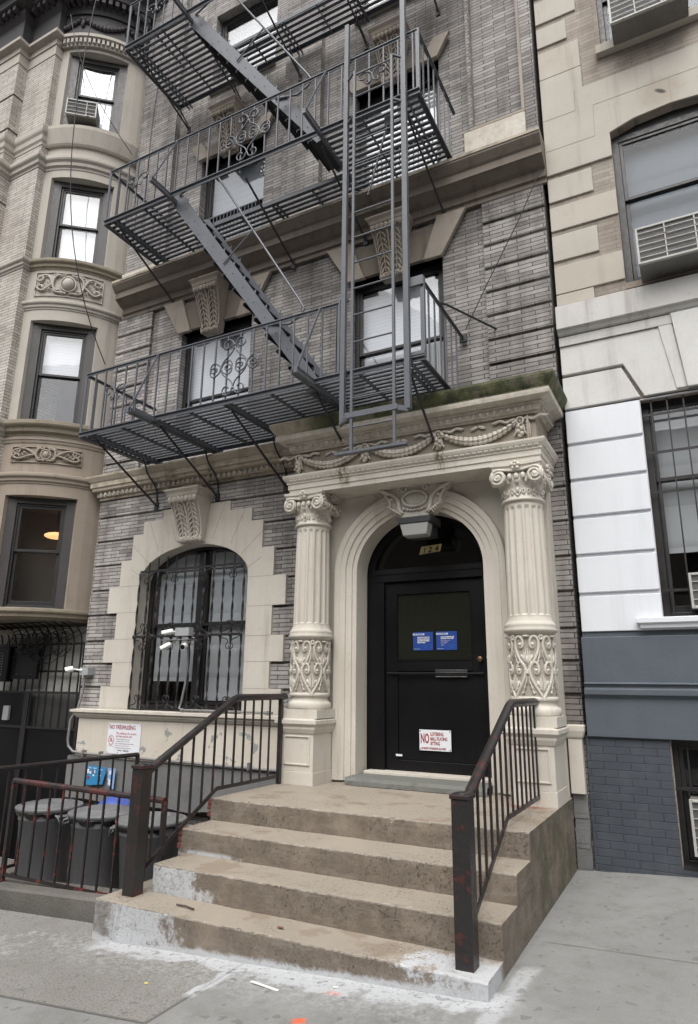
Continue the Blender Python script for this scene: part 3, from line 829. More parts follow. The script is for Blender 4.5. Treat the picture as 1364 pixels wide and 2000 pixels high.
# ---- cornices
def cornice(name, zb, zt, proj, x0, x1, y0, mat, dent=True, lret=True, rret=True, egg=.035):
    h = zt-zb
    prof = [(-.02, zb), (.02, zb), (.02, zb+h*.12), (.05, zb+h*.14), (.05, zb+h*.34), (.10, zb+h*.38), (proj*.62, zb+h*.5), (proj*.72, zb+h*.52), (proj*.72, zb+h*.72), (proj*.8, zb+h*.76), (proj, zb+h*.93), (proj, zt), (-.02, zt+.03)]
    path = ([(x0, y0+.3)] if lret else [])+[(x0, y0), (x1, y0)]+([(x1, y0+.3)] if rret else [])
    mb = MB(); mb.sweep(prof, path)
    o = mb.build(name, mat, B)
    if dent:
        me = MB(); eggs(me, path, zb+h*.24, .055, .085, .022, h*.08+.006)
        me.build('egg_and_dart_moulding', 'limestone' if 'dark' not in mat else mat, o)
    return o
cornice('ground_floor_cornice', 4.07, 4.41, .17, XL+.02, -3.85, 0, ['limestone_mossy'], rret=False)
cornice('second_floor_cornice', 6.99, 7.46, .30, XL+.08, -.982, .0, 'sootstone', dent=False, lret=False, rret=False)
mb = MB(); mb.sweep([(.2, 7.462), (.31, 7.455), (.31, 7.49), (-.02, 7.52)], [(XL+.078, 0), (-.980, 0)])
mb.build('cornice_top', 'limestone_mossy', B)

# ================= portico =================
PXL, PXR = -3.88, -1.14
mb = MB()
mb.prism(rect(PXL+.02, PXR-.04, .3, 3.6), -.22, .04, [arch_door()])
mb.build('portico_wall', 'limestone', B)
# moulded arch band
mb = MB(); prof = [(0, 0), (.045, .0), (.05, .02), (.11, .025), (.115, .045), (.17, .048), (.18, .062), (.235, .065), (.25, 0)]
def band_pt(t, off):   # t in 0..1 along jamb-arch-jamb, off outward
    n = 40
    zz0 = .70
    return None
path = [(1, (-2.53+.70, zz)) for zz in (.60, 1.2, 1.9, 2.69)]
vs = []; fs = []; rows = []
for zz in (.60, 1.2, 1.9, 2.70): rows.append([(-2.53+.70+o_, zz) for o_, _ in prof])
for i in range(1, 40):
    a = PI*i/40
    rows.append([(-2.53+(.70+o_)*math.cos(a), 2.70+(.62+o_*.96)*math.sin(a)) for o_, _ in prof])
for zz in (2.70, 1.9, 1.2, .60): rows.append([(-2.53-.70-o_, zz) for o_, _ in prof])
k = len(prof)
for r_ in rows:
    for j in range(k): vs.append((r_[j][0], -.219-prof[j][1], r_[j][1]))
for i in range(len(rows)-1):
    for j in range(k-1): fs.append((i*k+j, i*k+j+1, (i+1)*k+j+1, (i+1)*k+j))
mb.add(vs, fs, False)
mb.build('arch_moulding', 'limestone', B)
# column pedestals, columns
def column(cx, cy=-.43):
    ped = MB()
    ped.box(cx-.185, cx+.185, -.65, -.215, .70, 1.09)
    ped.sweep([(0, 1.05), (.012, 1.06), (.03, 1.10), (.03, 1.12), (.055, 1.15), (.055, 1.185), (0, 1.2)], [(cx-.185, -.215), (cx-.185, -.65), (cx+.185, -.65), (cx+.185, -.215)])
    ped.box(cx-.185, cx+.185, -.65, -.215, 1.09, 1.19)
    ped.box(cx-.19, cx+.19, -.655, -.215, .5, .70)
    # sunk panel frame
    for z0, z1 in ((.76, .775), (1.02, 1.035)): ped.box(cx-.135, cx+.135, -.662, -.645, z0, z1)
    for x0, x1 in ((-.15, -.135), (.135, .15)): ped.box(cx+x0, cx+x1, -.662, -.645, .76, 1.035)
    c = ped.build('pedestal', 'limestone', B, bevel=.004)
    bs = MB()
    bs.box(cx-.225, cx+.225, cy-.225, cy+.20, 1.20, 1.285)
    bs.lathe([(.0, 1.285), (.218, 1.285), (.225, 1.30), (.226, 1.33), (.218, 1.35), (.205, 1.358), (.19, 1.375), (.188, 1.40), (.20, 1.408), (.21, 1.42), (.205, 1.44), (.195, 1.447), (.0, 1.447)], cx, cy, 36)
    bs.build('column_base', 'limestone', B)
    # carved drum
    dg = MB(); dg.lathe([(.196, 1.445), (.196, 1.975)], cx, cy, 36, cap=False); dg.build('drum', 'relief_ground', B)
    dr = MB()
    R0 = .198
    def onc(a, z, r=R0): return (cx+r*math.sin(a), cy-r*math.cos(a), z)
    nrep = 5
    for q in range(nrep):
        a0 = q*2*PI/nrep
        for sg in (-1, 1):
            for zc, zs, up in ((1.84, 1, 1), (1.62, 1, 1)):
                off = a0 if zc > 1.7 else a0+PI/nrep
                # heart: strap from tip below up and over into a volute
                P_ = bez((0, -.20), (.14, -.12), (.66, -.03), (.55, .07), 8)+bez((.55, .07), (.46, .135), (.15, .12), (.15, .05), 7)[1:]+bez((.15, .05), (.18, -.0), (.36, .0), (.33, .055), 5)[1:]
                dr.tube([onc(off+sg*u*.95, zc+v*1.02) for u, v in P_], .0135, 6)
                dr.ell(onc(off+sg*.27, zc+.045, R0+.004), .018, .018, .018, 7, 5)
                # inner palm leaf
                for kk in range(5):
                    dr.tube([onc(off+sg*.02, zc-.13), onc(off+sg*(.06+.05*kk), zc-.08+.008*kk), onc(off+sg*(.03+.085*kk), zc+.01-.026*kk)], [.004, .012, .004], 5)
                for kk in range(3):
                    dr.tube([onc(off+sg*(.30+.10*kk), zc-.14+.035*kk), onc(off+sg*(.42+.07*kk), zc-.15+.04*kk), onc(off+sg*(.48+.05*kk), zc-.10+.05*kk)], [.004, .011, .004], 5)
            dr.tube([onc(a0+PI/nrep+sg*.03, 1.52), onc(a0+PI/nrep+sg*.20, 1.50), onc(a0+PI/nrep+sg*.30, 1.54), onc(a0+PI/nrep+sg*.2, 1.57)], [.006, .012, .012, .006], 5)
            dr.tube([onc(a0+sg*.05, 1.70), onc(a0+sg*.16, 1.74), onc(a0+sg*.12, 1.68)], [.005, .012, .005], 5)
        dr.ell(onc(a0, 1.755, R0+.004), .018, .015, .04, 7, 5)
        # rosettes along the top
        for kk in range(6): dr.ell(onc(a0+PI/nrep+.075*math.cos(kk*PI/3), 1.945+.017*math.sin(kk*PI/3), R0+.006), .0125, .0125, .0125, 6, 4)
        dr.ell(onc(a0, 1.955), .035, .035, .012, 8, 4)
    dr.build('carved_drum', 'limestone', B)
    sh = MB()
    # torus between drum and shaft
    sh.lathe([(.196, 1.973), (.205, 1.98), (.222, 1.99), (.235, 2.005), (.236, 2.02), (.222, 2.035), (.228, 2.05), (.226, 2.065), (.21, 2.08), (.198, 2.10), (.192, 2.13)], cx, cy, 40, cap=False)
    # fluted shaft
    nf = 16; per = 8; nz = 16; vs = []; fs = []
    zs = [2.125, 2.14, 2.155, 2.175]+[2.175+(3.12-2.175)*i/12 for i in range(1, 13)]+[3.135, 3.15, 3.19]
    for z in zs:
        t = (z-2.12)/(3.19-2.12); rr = .190-.012*t**1.5
        dep = 1 if 2.15 < z < 3.13 else (.5 if z in (2.14, 2.155, 3.135) else 0)
        if z <= 2.14 or z >= 3.15: dep = 0
        for j in range(nf*per):
            u = (j % per)/per
            d = 0 if (u < .12 or u > .88) else math.sin((u-.12)/.76*PI)**.6
            a = 2*PI*(j+per*.5)/(nf*per); r2 = rr-.017*d*dep
            vs.append((cx+r2*math.sin(a), cy-r2*math.cos(a), z))
    k = nf*per
    for i in range(len(zs)-1):
        for j in range(k): fs.append((i*k+j, i*k+(j+1) % k, (i+1)*k+(j+1) % k, (i+1)*k+j))
    sh.add(vs, fs, False)
    sh.build('fluted_shaft', 'limestone', B)
    # capital
    cp = MB()
    cp.lathe([(.178, 3.185), (.198, 3.19), (.204, 3.202), (.198, 3.214), (.184, 3.22), (.186, 3.33), (.205, 3.36), (.215, 3.40), (.19, 3.42), (.19, 3.5)], cx, cy, 32, cap=False)
    for q in range(8):     # scroll work on the neck
        a0 = q*PI/4
        for sg in (-1, 1):
            P_ = bez((.0, 0), (.1, .02), (.3, .09), (.33, .05), 6)+bez((.33, .05), (.34, .01), (.2, .0), (.22, .05), 5)[1:]
            cp.tube([onc(a0+sg*u, 3.235+v, .190) for u, v in P_], .007, 5)
        cp.ell(onc(a0, 3.29, .192), .016, .016, .03, 6, 4)
    for q in range(16): cp.ell(onc(q*PI/8, 3.375, .205), .022, .022, .028, 7, 5)
    hw = .235
    # abacus with dished sides
    ab = []
    for q in range(4):
        A = [Vector((-hw, -hw)), Vector((-hw*.4, -hw*.9)), Vector((hw*.4, -hw*.9)), Vector((hw, -hw))]
        for p in A[:-1]:
            ca, sa = math.cos(q*PI/2), math.sin(q*PI/2); ab.append((p.x*ca-p.y*sa, p.x*sa+p.y*ca))
    n = len(ab); vs = [(cx+p[0]*f, cy+p[1]*f, z) for z, f in ((3.49, .96), (3.515, .96), (3.525, 1.03), (3.552, 1.03)) for p in ab]
    fs = [(i*n+j, i*n+(j+1) % n, (i+1)*n+(j+1) % n, (i+1)*n+j) for i in range(3) for j in range(n)]+[tuple(range(n))[::-1], tuple(3*n+j for j in range(n))]
    cp.add(vs, fs, False)
    for q in range(4):      # paired volutes on each face, rosette between
        ca, sa = math.cos(q*PI/2), math.sin(q*PI/2)
        def W(x, y, z): return (cx+x*ca-y*sa, cy+x*sa+y*ca, z)
        for sg in (-1, 1):
            sp = spiral(0, 0, .078, .012, PI/2, -sg*1.9, 30)
            cp.tube([W(sg*.170+u, -.222-.02*(i/30), 3.415+v) for i, (u, v) in enumerate(sp)], [.0145-.006*i/30 for i in range(31)], 6)
            cp.ell(W(sg*.170, -.225, 3.415), .022, .022, .022, 8, 6)
            # disc body of the volute
            cp.tube([W(sg*.170, -.225, 3.415), W(sg*.170, -.15, 3.415)], [.072, .07], 16)
        cp.tube([W(-.170, -.222, 3.493), W(-.06, -.20, 3.480), (W(0, -.20, 3.476)), W(.06, -.20, 3.480), W(.170, -.222, 3.493)], .013, 6)
        for kk in range(5):
            a = kk*2*PI/5+.3; cp.ell(W(.03*math.cos(a), -.245, 3.515+.03*math.sin(a)), .019, .016, .019, 7, 5)
        cp.ell(W(0, -.262, 3.515), .013, .013, .013, 7, 5)
        for kk in (-1, 0, 1): cp.ell(W(kk*.062, -.222, 3.415), .024, .022, .033, 8, 6)
    cp.build('capital', 'limestone', B)
for cx in (-3.66, -1.36): column(cx)
# entablature
mb = MB()
xL, xR = PXL-.02, -1.12
P2 = [(xL+.02, 0.0), (xL+.02, -.60), (xR-.02, -.60), (xR-.02, 0.0)]
mb.sweep([(-.38, 3.555), (.0, 3.555), (.0, 3.605), (.012, 3.61), (.012, 3.665), (.024, 3.67), (.024, 3.685), (.05, 3.72), (.06, 3.745), (.06, 3.765), (-.38, 3.765)], P2)
mb.box(xL+.05, xR-.05, -.56, .02, 3.552, 3.765)
ar = mb.build('architrave', 'limestone', B)
me = MB(); leafrow(me, P2, 3.712, .036, .06, .045); me.build('leaf_moulding', 'limestone', ar)
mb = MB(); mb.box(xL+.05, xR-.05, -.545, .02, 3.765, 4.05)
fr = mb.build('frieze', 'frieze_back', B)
gar = MB(); YF = -.55
rings = [-3.79, -2.965, -2.14, -1.315]
def gp(x, z, d=0): return (x, YF-.012-d, z)
for rx in rings:
    gar.tube([gp(rx+.034*math.cos(a), 3.985+.034*math.sin(a), .012) for a in [i*PI/7 for i in range(14)]], .011, 6, closed=True)
    gar.ell(gp(rx, 3.985, .0), .018, .014, .018, 7, 5)
    for kk in range(4): gar.ell(gp(rx+.016*((kk % 2)*2-1), 3.93-.026*kk, .012), .022, .022, .026, 7, 5)
    gar.ell(gp(rx, 3.835, .008), .03, .016, .022, 8, 5)
    for sg in (-1, 1):
        gar.tube([gp(rx+sg*u, 3.985+v, .004) for u, v in bez((.03, .01), (.08, .05), (.11, -.03), (.17, .02), 6)+bez((.17, .02), (.2, .05), (.23, .0), (.27, .02), 5)[1:]], [.008]+[.016]*10+[.006], 5)
        gar.tube([gp(rx+sg*u, 3.985+v, .004) for u, v in bez((.02, -.03), (.05, -.07), (.02, -.1), (.06, -.14), 6)], .010, 5)
for a, b in zip(rings[:-1], rings[1:]):
    n = 15
    for i in range(n+1):
        t = i/n; x = a+.05+(b-a-.10)*t; z = 3.965-.115*(1-(2*t-1)**2)
        sl = -.115*-4*(2*t-1)/(b-a)*-1
        ang = math.atan2(-(.115*4*(1-2*t)), (b-a-.1))
        w = .017+.014*(1-(2*t-1)**2)
        for kk in (-1, 1):
            gar.ell(gp(x, z+kk*w*.7, .010), .034, .026, w*.8, 8, 5, Matrix.Rotation(-ang+kk*.35, 3, 'Y'))
        gar.ell(gp(x, z, .030), .028, .02, w*.55, 7, 5, Matrix.Rotation(-ang, 3, 'Y'))
    c = (a+b)/2
    for sg in (-1, 1): gar.ell(gp(c+sg*.04, 3.985, .0), .045, .012, .017, 8, 5, Matrix.Rotation(sg*.35, 3, 'Y'))
for sg, ex in ((-1, xL+.10), (1, xR-.10)):      # acanthus corner ends
    for kk in range(7):
        gar.tube([gp(ex, 3.79+.02*kk), gp(ex-sg*.03, 3.80+.034*kk, .01), gp(ex-sg*.015, 3.83+.033*kk, .02)], [.006, .014, .005], 5)
gar.build('garland_relief', 'limestone', fr)
# right-hand return of the frieze gets a small relief too
mb = MB()
P3 = [(xL+.05, 0.0), (xL+.05, -.545), (xR-.05, -.545), (xR-.05, 0.0)]
prof = [(-.1, 4.045), (.02, 4.045), (.02, 4.065), (.045, 4.07), (.05, 4.125), (.075, 4.135), (.075, 4.15), (.16, 4.17), (.165, 4.185), (.165, 4.24), (.175, 4.25), (.19, 4.27), (.215, 4.31), (.225, 4.335), (.225, 4.36), (-.1, 4.39)]
mb.sweep(prof, P3)
co = mb.build('portico_cornice', 'portico_top', B)
mb = MB(); mb.sweep([(-.1, 4.046), (.026, 4.046), (.026, 4.066), (.051, 4.071), (.056, 4.124), (.081, 4.134), (.081, 4.151), (.166, 4.171), (.1709, 4.2), (.1709, 4.222), (.05, 4.2)], P3)
mb.build('cornice_soffit', 'limestone', B)
me = MB(); eggs(me, P3, 4.098, .060, .068, .019, .022); me.build('egg_and_dart_moulding', 'limestone', co)
# cartouche over the arch
mb = MB(); cx = -2.50
mb.prism([(cx-.20, 3.25), (cx-.30, 3.36), (cx-.33, 3.46), (cx-.40, 3.56), (cx-.28, 3.545), (cx-.14, 3.56), (cx, 3.575), (cx+.14, 3.56), (cx+.28, 3.545), (cx+.40, 3.56), (cx+.33, 3.46), (cx+.30, 3.36), (cx+.20, 3.25), (cx+.08, 3.21), (cx-.08, 3.21)], -.32, -.2)
mb.tube([(cx+.135*math.cos(a), -.335, 3.42+.083*math.sin(a)) for a in [i*PI/12 for i in range(24)]], .017, 8, closed=True)
mb.ell((cx, -.322, 3.42), .12, .022, .07, 16, 8)
for sg in (-1, 1):
    mb.tube([(cx+sg*u, -.335, v) for u, v in bez((.39, 3.55), (.30, 3.50), (.24, 3.50), (.19, 3.42), 8)+bez((.19, 3.42), (.16, 3.36), (.20, 3.30), (.13, 3.27), 6)[1:]], [.012]+[.024]*13+[.012], 7)
    mb.tube([(cx+sg*u, -.33, v) for u, v in bez((.34, 3.50), (.29, 3.44), (.27, 3.40), (.28, 3.35), 8)], .018, 6)
    mb.tube([(cx+sg*(u), -.335, v) for u, v in spiral(.13, 3.53, .05, .01, 0, 1.2, 16)], .012, 6)
    mb.ell((cx+sg*.265, -.335, 3.44), .024, .022, .024, 8, 6)
    for kk in range(6):
        mb.tube([(cx+sg*(.15+.025*kk), -.33, 3.25+.018*kk), (cx+sg*(.19+.022*kk), -.36, 3.285+.014*kk), (cx+sg*(.21+.02*kk), -.335, 3.25+.02*kk)], [.006, .016, .006], 5)
for kk in range(7): mb.ell((cx-.12+.04*kk, -.335, 3.315-.02*math.cos((kk-3)*.5)), .02, .016, .014, 7, 5)
mb.build('carved_cartouche', 'limestone', B)

# ---- base wall left of the stoop, sill band
mb = MB()
mb.sweep([(-.02, 1.08), (.02, 1.08), (.035, 1.10), (.05, 1.115), (.05, 1.135), (.085, 1.15), (.085, 1.18), (-.02, 1.192)], [(XL+.13, .03), (XL+.13, -.09), (-3.86, -.09)])
mb.build('sill_band', 'basestone', B)
mb = MB(); mb.box(XL+.14, -3.84, -.09, .03, .60, 1.085); mb.build('painted_base_wall', 'basewall', B)
mb = MB()
pts = []
for i in range(30):
    x = XL+.02+(3.72)*i/29; pts.append((x, .10+.035*mnoise.noise((x*3, 0, 0))))
top = [(XL+.02+3.72*i/29, .60+.02*mnoise.noise((i*.7, 5, 0))) for i in range(30)][::-1]
mb.prism(pts+top, -.105, .03)
mb.build('grey_cement_base', 'grey_cement', B)
# right-hand pilaster strip beside the portico and rough stone foot
mb = MB(); mb.box(-1.165, -1.045, -.07, .03, .62, 1.08); mb.box(-1.17, -1.045, -.07, .03, 1.08, 1.2); mb.sweep([(-.0, 1.08), (.015, 1.10), (.03, 1.15), (.03, 1.195), (-.0, 1.205)], [(-1.17, -.07), (-1.045, -.07), (-1.045, .03)])
mb.build('portico_side_block', 'limestone', B, bevel=.005)
mb = MB()
n = 18
for i in range(n):
    z0, z1 = -.1+.72*i/n, -.1+.72*(i+1)/n
    a = .02*mnoise.noise((0, 3, z0*7)); b = .025*mnoise.noise((5, 3, z0*7)); mb.box(-1.16+abs(a)*.5, -1.035+b*.4, -.03+a, .05, z0, z1)
mb.build('rough_stone_foot', 'grey_cement', B)

# ================= windows =================
def window(parent, x0, x1, z0, z1, y, frame='black_frame', fw_=.05, rail=None, blind='blind', blind_y=.06, blind_z=None, glass='glass_sky', lower_blind=None, X=None, mull=False, depth=.08, room=True, room_mat='dark_room'):
    """double-hung sash window: frame > sashes, panes, shade"""
    mb = MB(X); mb.frame(x0, x1, z0, z1, fw_, y, y+depth)
    if mull: c = (x0+x1)/2; mb.box(c-.055, c+.055, y-.01, y+depth, z0+fw_, z1-fw_)
    w = mb.build('window', frame, parent, bevel=.003)
    zr = rail if rail else (z0+z1)/2
    bays = [(x0+fw_, x1-fw_)] if not mull else [(x0+fw_, (x0+x1)/2-.055), ((x0+x1)/2+.055, x1-fw_)]
    for a, b in bays:
        mb = MB(X); mb.frame(a+.002, b-.002, zr-.015, z1-fw_-.002, .035, y+.012, y+.045); mb.build('upper_sash', frame, w, bevel=.002)
        mb = MB(X); mb.frame(a+.002, b-.002, z0+fw_+.002, zr+.02, .038, y+.047, y+.077, wb=.06); mb.build('lower_sash', frame, w, bevel=.002)
        mb = MB(X); mb.box(a+.03, b-.03, y+.026, y+.031, zr+.01, z1-fw_-.03); mb.build('pane', glass, w)
        mb = MB(X); mb.box(a+.03, b-.03, y+.060, y+.065, z0+fw_+.05, zr-.01); mb.build('pane', glass, w)
    if blind:
        mb = MB(X); bz = blind_z if blind_z is not None else z0+fw_
        mb.box(x0+fw_, x1-fw_, y+depth+blind_y, y+depth+blind_y+.004, bz, z1-fw_); mb.build('shade', blind, w)
    if lower_blind:
        mb = MB(X); mb.box(x0+fw_, x1-fw_, y+depth+blind_y+.02, y+depth+blind_y+.024, z0+fw_, (blind_z or zr)); mb.build('shade', lower_blind, w)
    if room:
        mb = MB(X); d = .5
        q = [(x0, y+depth, z0), (x1, y+depth, z0), (x1, y+depth, z1), (x0, y+depth, z1)]
        r_ = [(p[0], y+depth+d, p[2]) for p in q]
        mb.add(q+r_, [(4, 5, 6, 7), (0, 1, 5, 4), (1, 2, 6, 5), (2, 3, 7, 6), (3, 0, 4, 7)]); mb.build('room_lining', room_mat, w, fix=False)
    return w
w = window(B, *WIN[0][:2], WIN[0][2], WIN[0][3], .14, fw_=.06, rail=5.42, blind='blind')
w = window(B, *WIN[1][:2], WIN[1][2], WIN[1][3], .14, fw_=.06, rail=5.50, blind='blind')
for x0, x1 in ((-6.25, -5.0), (-3.46, -2.24)):      # cement sill and side panel of the accordion filler
    mb = MB(); mb.box(x0-.02, x1+.02, -.02, .14, 4.66, 4.72); mb.build('sill', 'darkstone', B)
mb = MB()
for k in range(9): mb.box(-2.56+.028*k, -2.545+.028*k, .165, .20, 4.80, 5.42)
mb.box(-2.58, -2.30, .175, .205, 4.80, 5.44)
mb.build('accordion_panel', 'box_grey', B)
for i, (x0, x1, z0, z1) in enumerate(WIN3):
    window(B, x0, x1, z0, z1, .22, fw_=.06, rail=8.50, blind='blind_slat' if i == 0 else 'blind', blind_z=7.9 if i == 0 else 7.9)
    # child guard bars over the lower sash
    mb = MB()
    for k in range(17): mb.bar((x0+.08+(x1-x0-.16)*k/16, .20, 8.12), (x0+.08+(x1-x0-.16)*k/16, .20, 8.46), .012)
    mb.bar((x0+.05, .20, 8.12), (x1-.05, .20, 8.12), .018); mb.bar((x0+.05, .20, 8.47), (x1-.05, .20, 8.47), .018)
    mb.build('window_guard', 'iron', B)
for x0, x1, z0, z1 in WIN4: window(B, x0, x1, z0, z1, .22, fw_=.06, rail=11.6, blind='blind_slat')
for (x0, x1, z0, z1) in WIN3+WIN4:
    mb = MB(); mb.box(x0-.02, x1+.02, .0, .22, z0-.06, z0); mb.build('sill', 'darkstone', B)

# ground floor window behind the grille: frame follows the arch
mb = MB(); o_ = arch_w1(.0, 28); i_ = [(-5.70+(x+5.70)*.965, z if z > 1.3 else z) for x, z in arch_w1(.035, 28)]
i_[0] = (i_[0][0], 1.26); i_[-1] = (i_[-1][0], 1.26)
mb.prism(o_, .17, .26, [i_])
mb.box(-5.745, -5.655, .16, .26, 1.26, 3.20)
w1 = mb.build('window', 'black_frame', B)
for a, b in ((-6.53, -5.745), (-5.655, -4.87)):
    mb = MB(); mb.frame(a, b, 2.24, 2.98, .03, .185, .215, wt=.02); mb.build('upper_sash', 'black_frame', w1, bevel=.002)
    mb = MB(); mb.frame(a, b, 1.27, 2.29, .033, .22, .25); mb.build('lower_sash', 'black_frame', w1, bevel=.002)
    mb = MB(); mb.box(a+.02, b-.02, .198, .203, 2.28, 3.21) ; mb.build('pane', 'glass_sky', w1)
    mb = MB(); mb.box(a+.02, b-.02, .232, .237, 1.31, 2.26); mb.build('pane', 'glass', w1)
mb = MB(); mb.box(-6.5, -5.76, .28, .285, 1.55, 3.2); mb.build('shade', 'blind_grey', w1)
mb = MB(); mb.box(-5.63, -4.9, .28, .285, 1.32, 3.2); mb.build('shade', 'blind_grey', w1)
mb = MB(); q = [(-6.6, .27, 1.19), (-4.8, .27, 1.19), (-4.8, .27, 3.3), (-6.6, .27, 3.3)]
mb.add(q+[(p[0], .8, p[2]) for p in q], [(4, 5, 6, 7), (0, 1, 5, 4), (1, 2, 6, 5), (2, 3, 7, 6), (3, 0, 4, 7)]); mb.build('room_lining', 'dark_room', w1, fix=False)

# wrought iron grille: twisted bars
gr = MB(); YG = -.06
def rot_bar(mb, x, z0, z1, y):
    n = int((z1-z0)/.012); vs = []; fs = []
    for i in range(n+1):
        z = z0+(z1-z0)*i/n; a = (z-1.2)*2*PI/.56
        w, t = .0145, .005
        for px, py in ((-w, -t), (w, -t), (w, t), (-w, t)):
            vs.append((x+px*math.cos(a)-py*math.sin(a), y+px*math.sin(a)+py*math.cos(a), z))
    for i in range(n):
        for j in range(4): fs.append((i*4+j, i*4+(j+1) % 4, (i+1)*4+(j+1) % 4, (i+1)*4+j))
    mb.add(vs, fs)
gx0, gx1 = -6.555, -4.845; NB = 12
gr.bar((gx0, YG, 1.205), (gx1, YG, 1.205), .03, .012); gr.bar((gx0-.01, YG-.012, 2.10), (gx1+.01, YG-.012, 2.10), .012, .03)
gr.bar((gx0, YG, 2.955), (gx1, YG, 2.955), .012, .03)
grille = gr.build('window_grille', 'grille', B)
for k in range(NB):
    x = gx0+(gx1-gx0)*k/(NB-1)
    zt = min(3.13, 2.82+.45*math.sqrt(max(0, 1-((x+5.70)/.885)**2))-.02) if 0 < k < NB-1 else 2.94
    b = MB(); rot_bar(b, x, 1.20, min(zt, 2.95), YG); 
    if zt > 2.95: b.bar((x, YG, 2.95), (x, YG, zt), .014)
    b.build('bar', 'grille', grille)
sc = MB(); step_ = (gx1-gx0)/(NB-1)
for k in range(NB):
    sc.ell((gx0+step_*k, YG-.02, 2.10), .03, .012, .03, 8, 5)
for k in (1.0, 4.0, 7.0, 10.0):
    x = gx0+step_*k
    for zc, sg in ((2.10, 1), (2.10, -1), (2.955, -1), (1.21, 1)):
        for sx in (-1, 1):
            S = bez((0.13, .01), (.12, .07), (.03, .02), (.02, .10), 7)+[(.02+.0+.035*math.sin(t), .10+.035-.035*math.cos(t)) for t in (.6, 1.3, 2.2, 3.1, 4.0, 4.8)]
            sc.tube([(x+sx*(u), YG-.018, zc+sg*v) for u, v in S], .0065, 5)
sc.build('scroll', 'grille', grille)

# ================= entrance door =================
D = MB()
D.prism(arch_door(.72, .645, .58)[:], .06, .12, [[(-2.53+.62, .66)]+arc(-2.53, 2.70, .62, .545, 0, PI, 24)+[(-2.53-.62, .66)]])
D.box(-3.15, -1.91, .04, .13, 2.62, 2.76); D.box(-3.15, -1.91, .03, .05, 2.70, 2.735)
D.box(-3.17, -3.03, .05, .13, .66, 2.62); D.box(-1.93, -1.86, .05, .13, .66, 2.62)
door = D.build('entrance_door_frame', 'black_paint', B, bevel=.004)
mb = MB(); mb.prism([(-3.15, 2.76), (-1.91, 2.76)]+arc(-2.53, 2.70, .62, .545, .1, PI-.1, 24), .10, .11); mb.build('fanlight', 'glass_dark', door)
mb = MB(); mb.box(-3.2, -1.86, .25, .26, 2.5, 3.4); mb.build('fanlight_lining', 'dim_room', door)
mb = MB()
mb.frame(-3.03, -1.93, .67, 2.615, .14, .085, .13, wt=.13, wb=.12); mb.box(-2.89, -2.07, .085, .13, 1.67, 1.79); mb.box(-2.89, -2.07, .10, .125, .79, 1.67)
leaf = mb.build('door_leaf', 'black_paint', door, bevel=.004)
mb = MB(); mb.box(-2.89, -2.07, .10, .108, 1.79, 2.485); mb.build('wired_window', 'wired_glass', door)
mb = MB(); mb.frame(-2.90, -2.06, 1.78, 2.495, .012, .078, .09); mb.build('window_bead', 'black_paint', door)
mb = MB(); mb.tube([(-3.0, .06, 1.65), (-1.95, .06, 1.65)], .011, 8); mb.build('push_bar', 'black_paint', door)
mb = MB()
for k in range(4): mb.box(-2.46, -2.12, .062, .085, 1.615+.022*k, 1.620+.022*k)
mb.build('mail_slot', 'steel', door)
mb = MB(); mb.box(-2.46, -2.12, .07, .086, 1.612, 1.688); mb.build('mail_plate', 'iron_dark', door)
mb = MB(); mb.tube([(-1.975, .03, 1.79), (-1.975, .085, 1.79)], .02, 12); mb.ell((-1.975, .028, 1.79), .028, .012, .028, 12, 6); mb.build('handle', 'brass', door)
# thresholds
mb = MB(); n = 26; f0 = [(-3.24+1.42*i/n, -.43+.02*mnoise.noise((i*.9, 0, 2))) for i in range(n+1)]
vs = []; fs = []
for i, (x, y) in enumerate(f0): vs += [(x, y, .585), (x, y-.015*abs(mnoise.noise((i*.6, 9, 1))), .625), (x, y+.01, .655), (x, .0, .66)]
for i in range(n):
    for j in range(3): fs.append((i*4+j, (i+1)*4+j, (i+1)*4+j+1, i*4+j+1))
mb.add(vs, fs); mb.build('slate_threshold', 'slate', B)
mb = MB(); mb.box(-3.2, -1.86, -.10, .14, .655, .685); mb.build('door_sill', 'limestone', B, bevel=.006)
# wall light
t = thing('wall_light', 'dark bronze wall pack light hanging under the keystone above the black door', 'light', (-2.47, -.30, 3.0))
mb = MB(); mb.add([(-2.65, -.44, 3.135), (-2.30, -.44, 3.135), (-2.30, -.10, 3.135), (-2.65, -.10, 3.135), (-2.65, -.44, 3.20), (-2.30, -.44, 3.20), (-2.30, -.10, 3.23), (-2.65, -.10, 3.23)], [(0,3,2,1),(4,5,6,7),(0,1,5,4),(1,2,6,5),(2,3,7,6),(3,0,4,7)])
mb.add([(-2.60, -.40, 3.04), (-2.26, -.40, 3.04)][:0], [])
mb.box(-2.62, -2.33, -.30, -.10, 3.02, 3.135); mb.box(-2.52, -2.42, -.26, -.16, 3.2, 3.27)
mb.build('housing', 'iron_dark', t, bevel=.006)
mb = MB(); a = [(-2.63, -.43, 3.134), (-2.32, -.43, 3.134), (-2.32, -.29, 3.134), (-2.63, -.29, 3.134)]; b = [(-2.60, -.42, 3.01), (-2.345, -.42, 3.01), (-2.345, -.30, 3.0), (-2.60, -.30, 3.0)]
mb.add(a+b, [(0,1,2,3),(4,7,6,5),(0,4,5,1),(1,5,6,2),(2,6,7,3),(3,7,4,0)]); mb.build('lens', 'lens', t, bevel=.008)
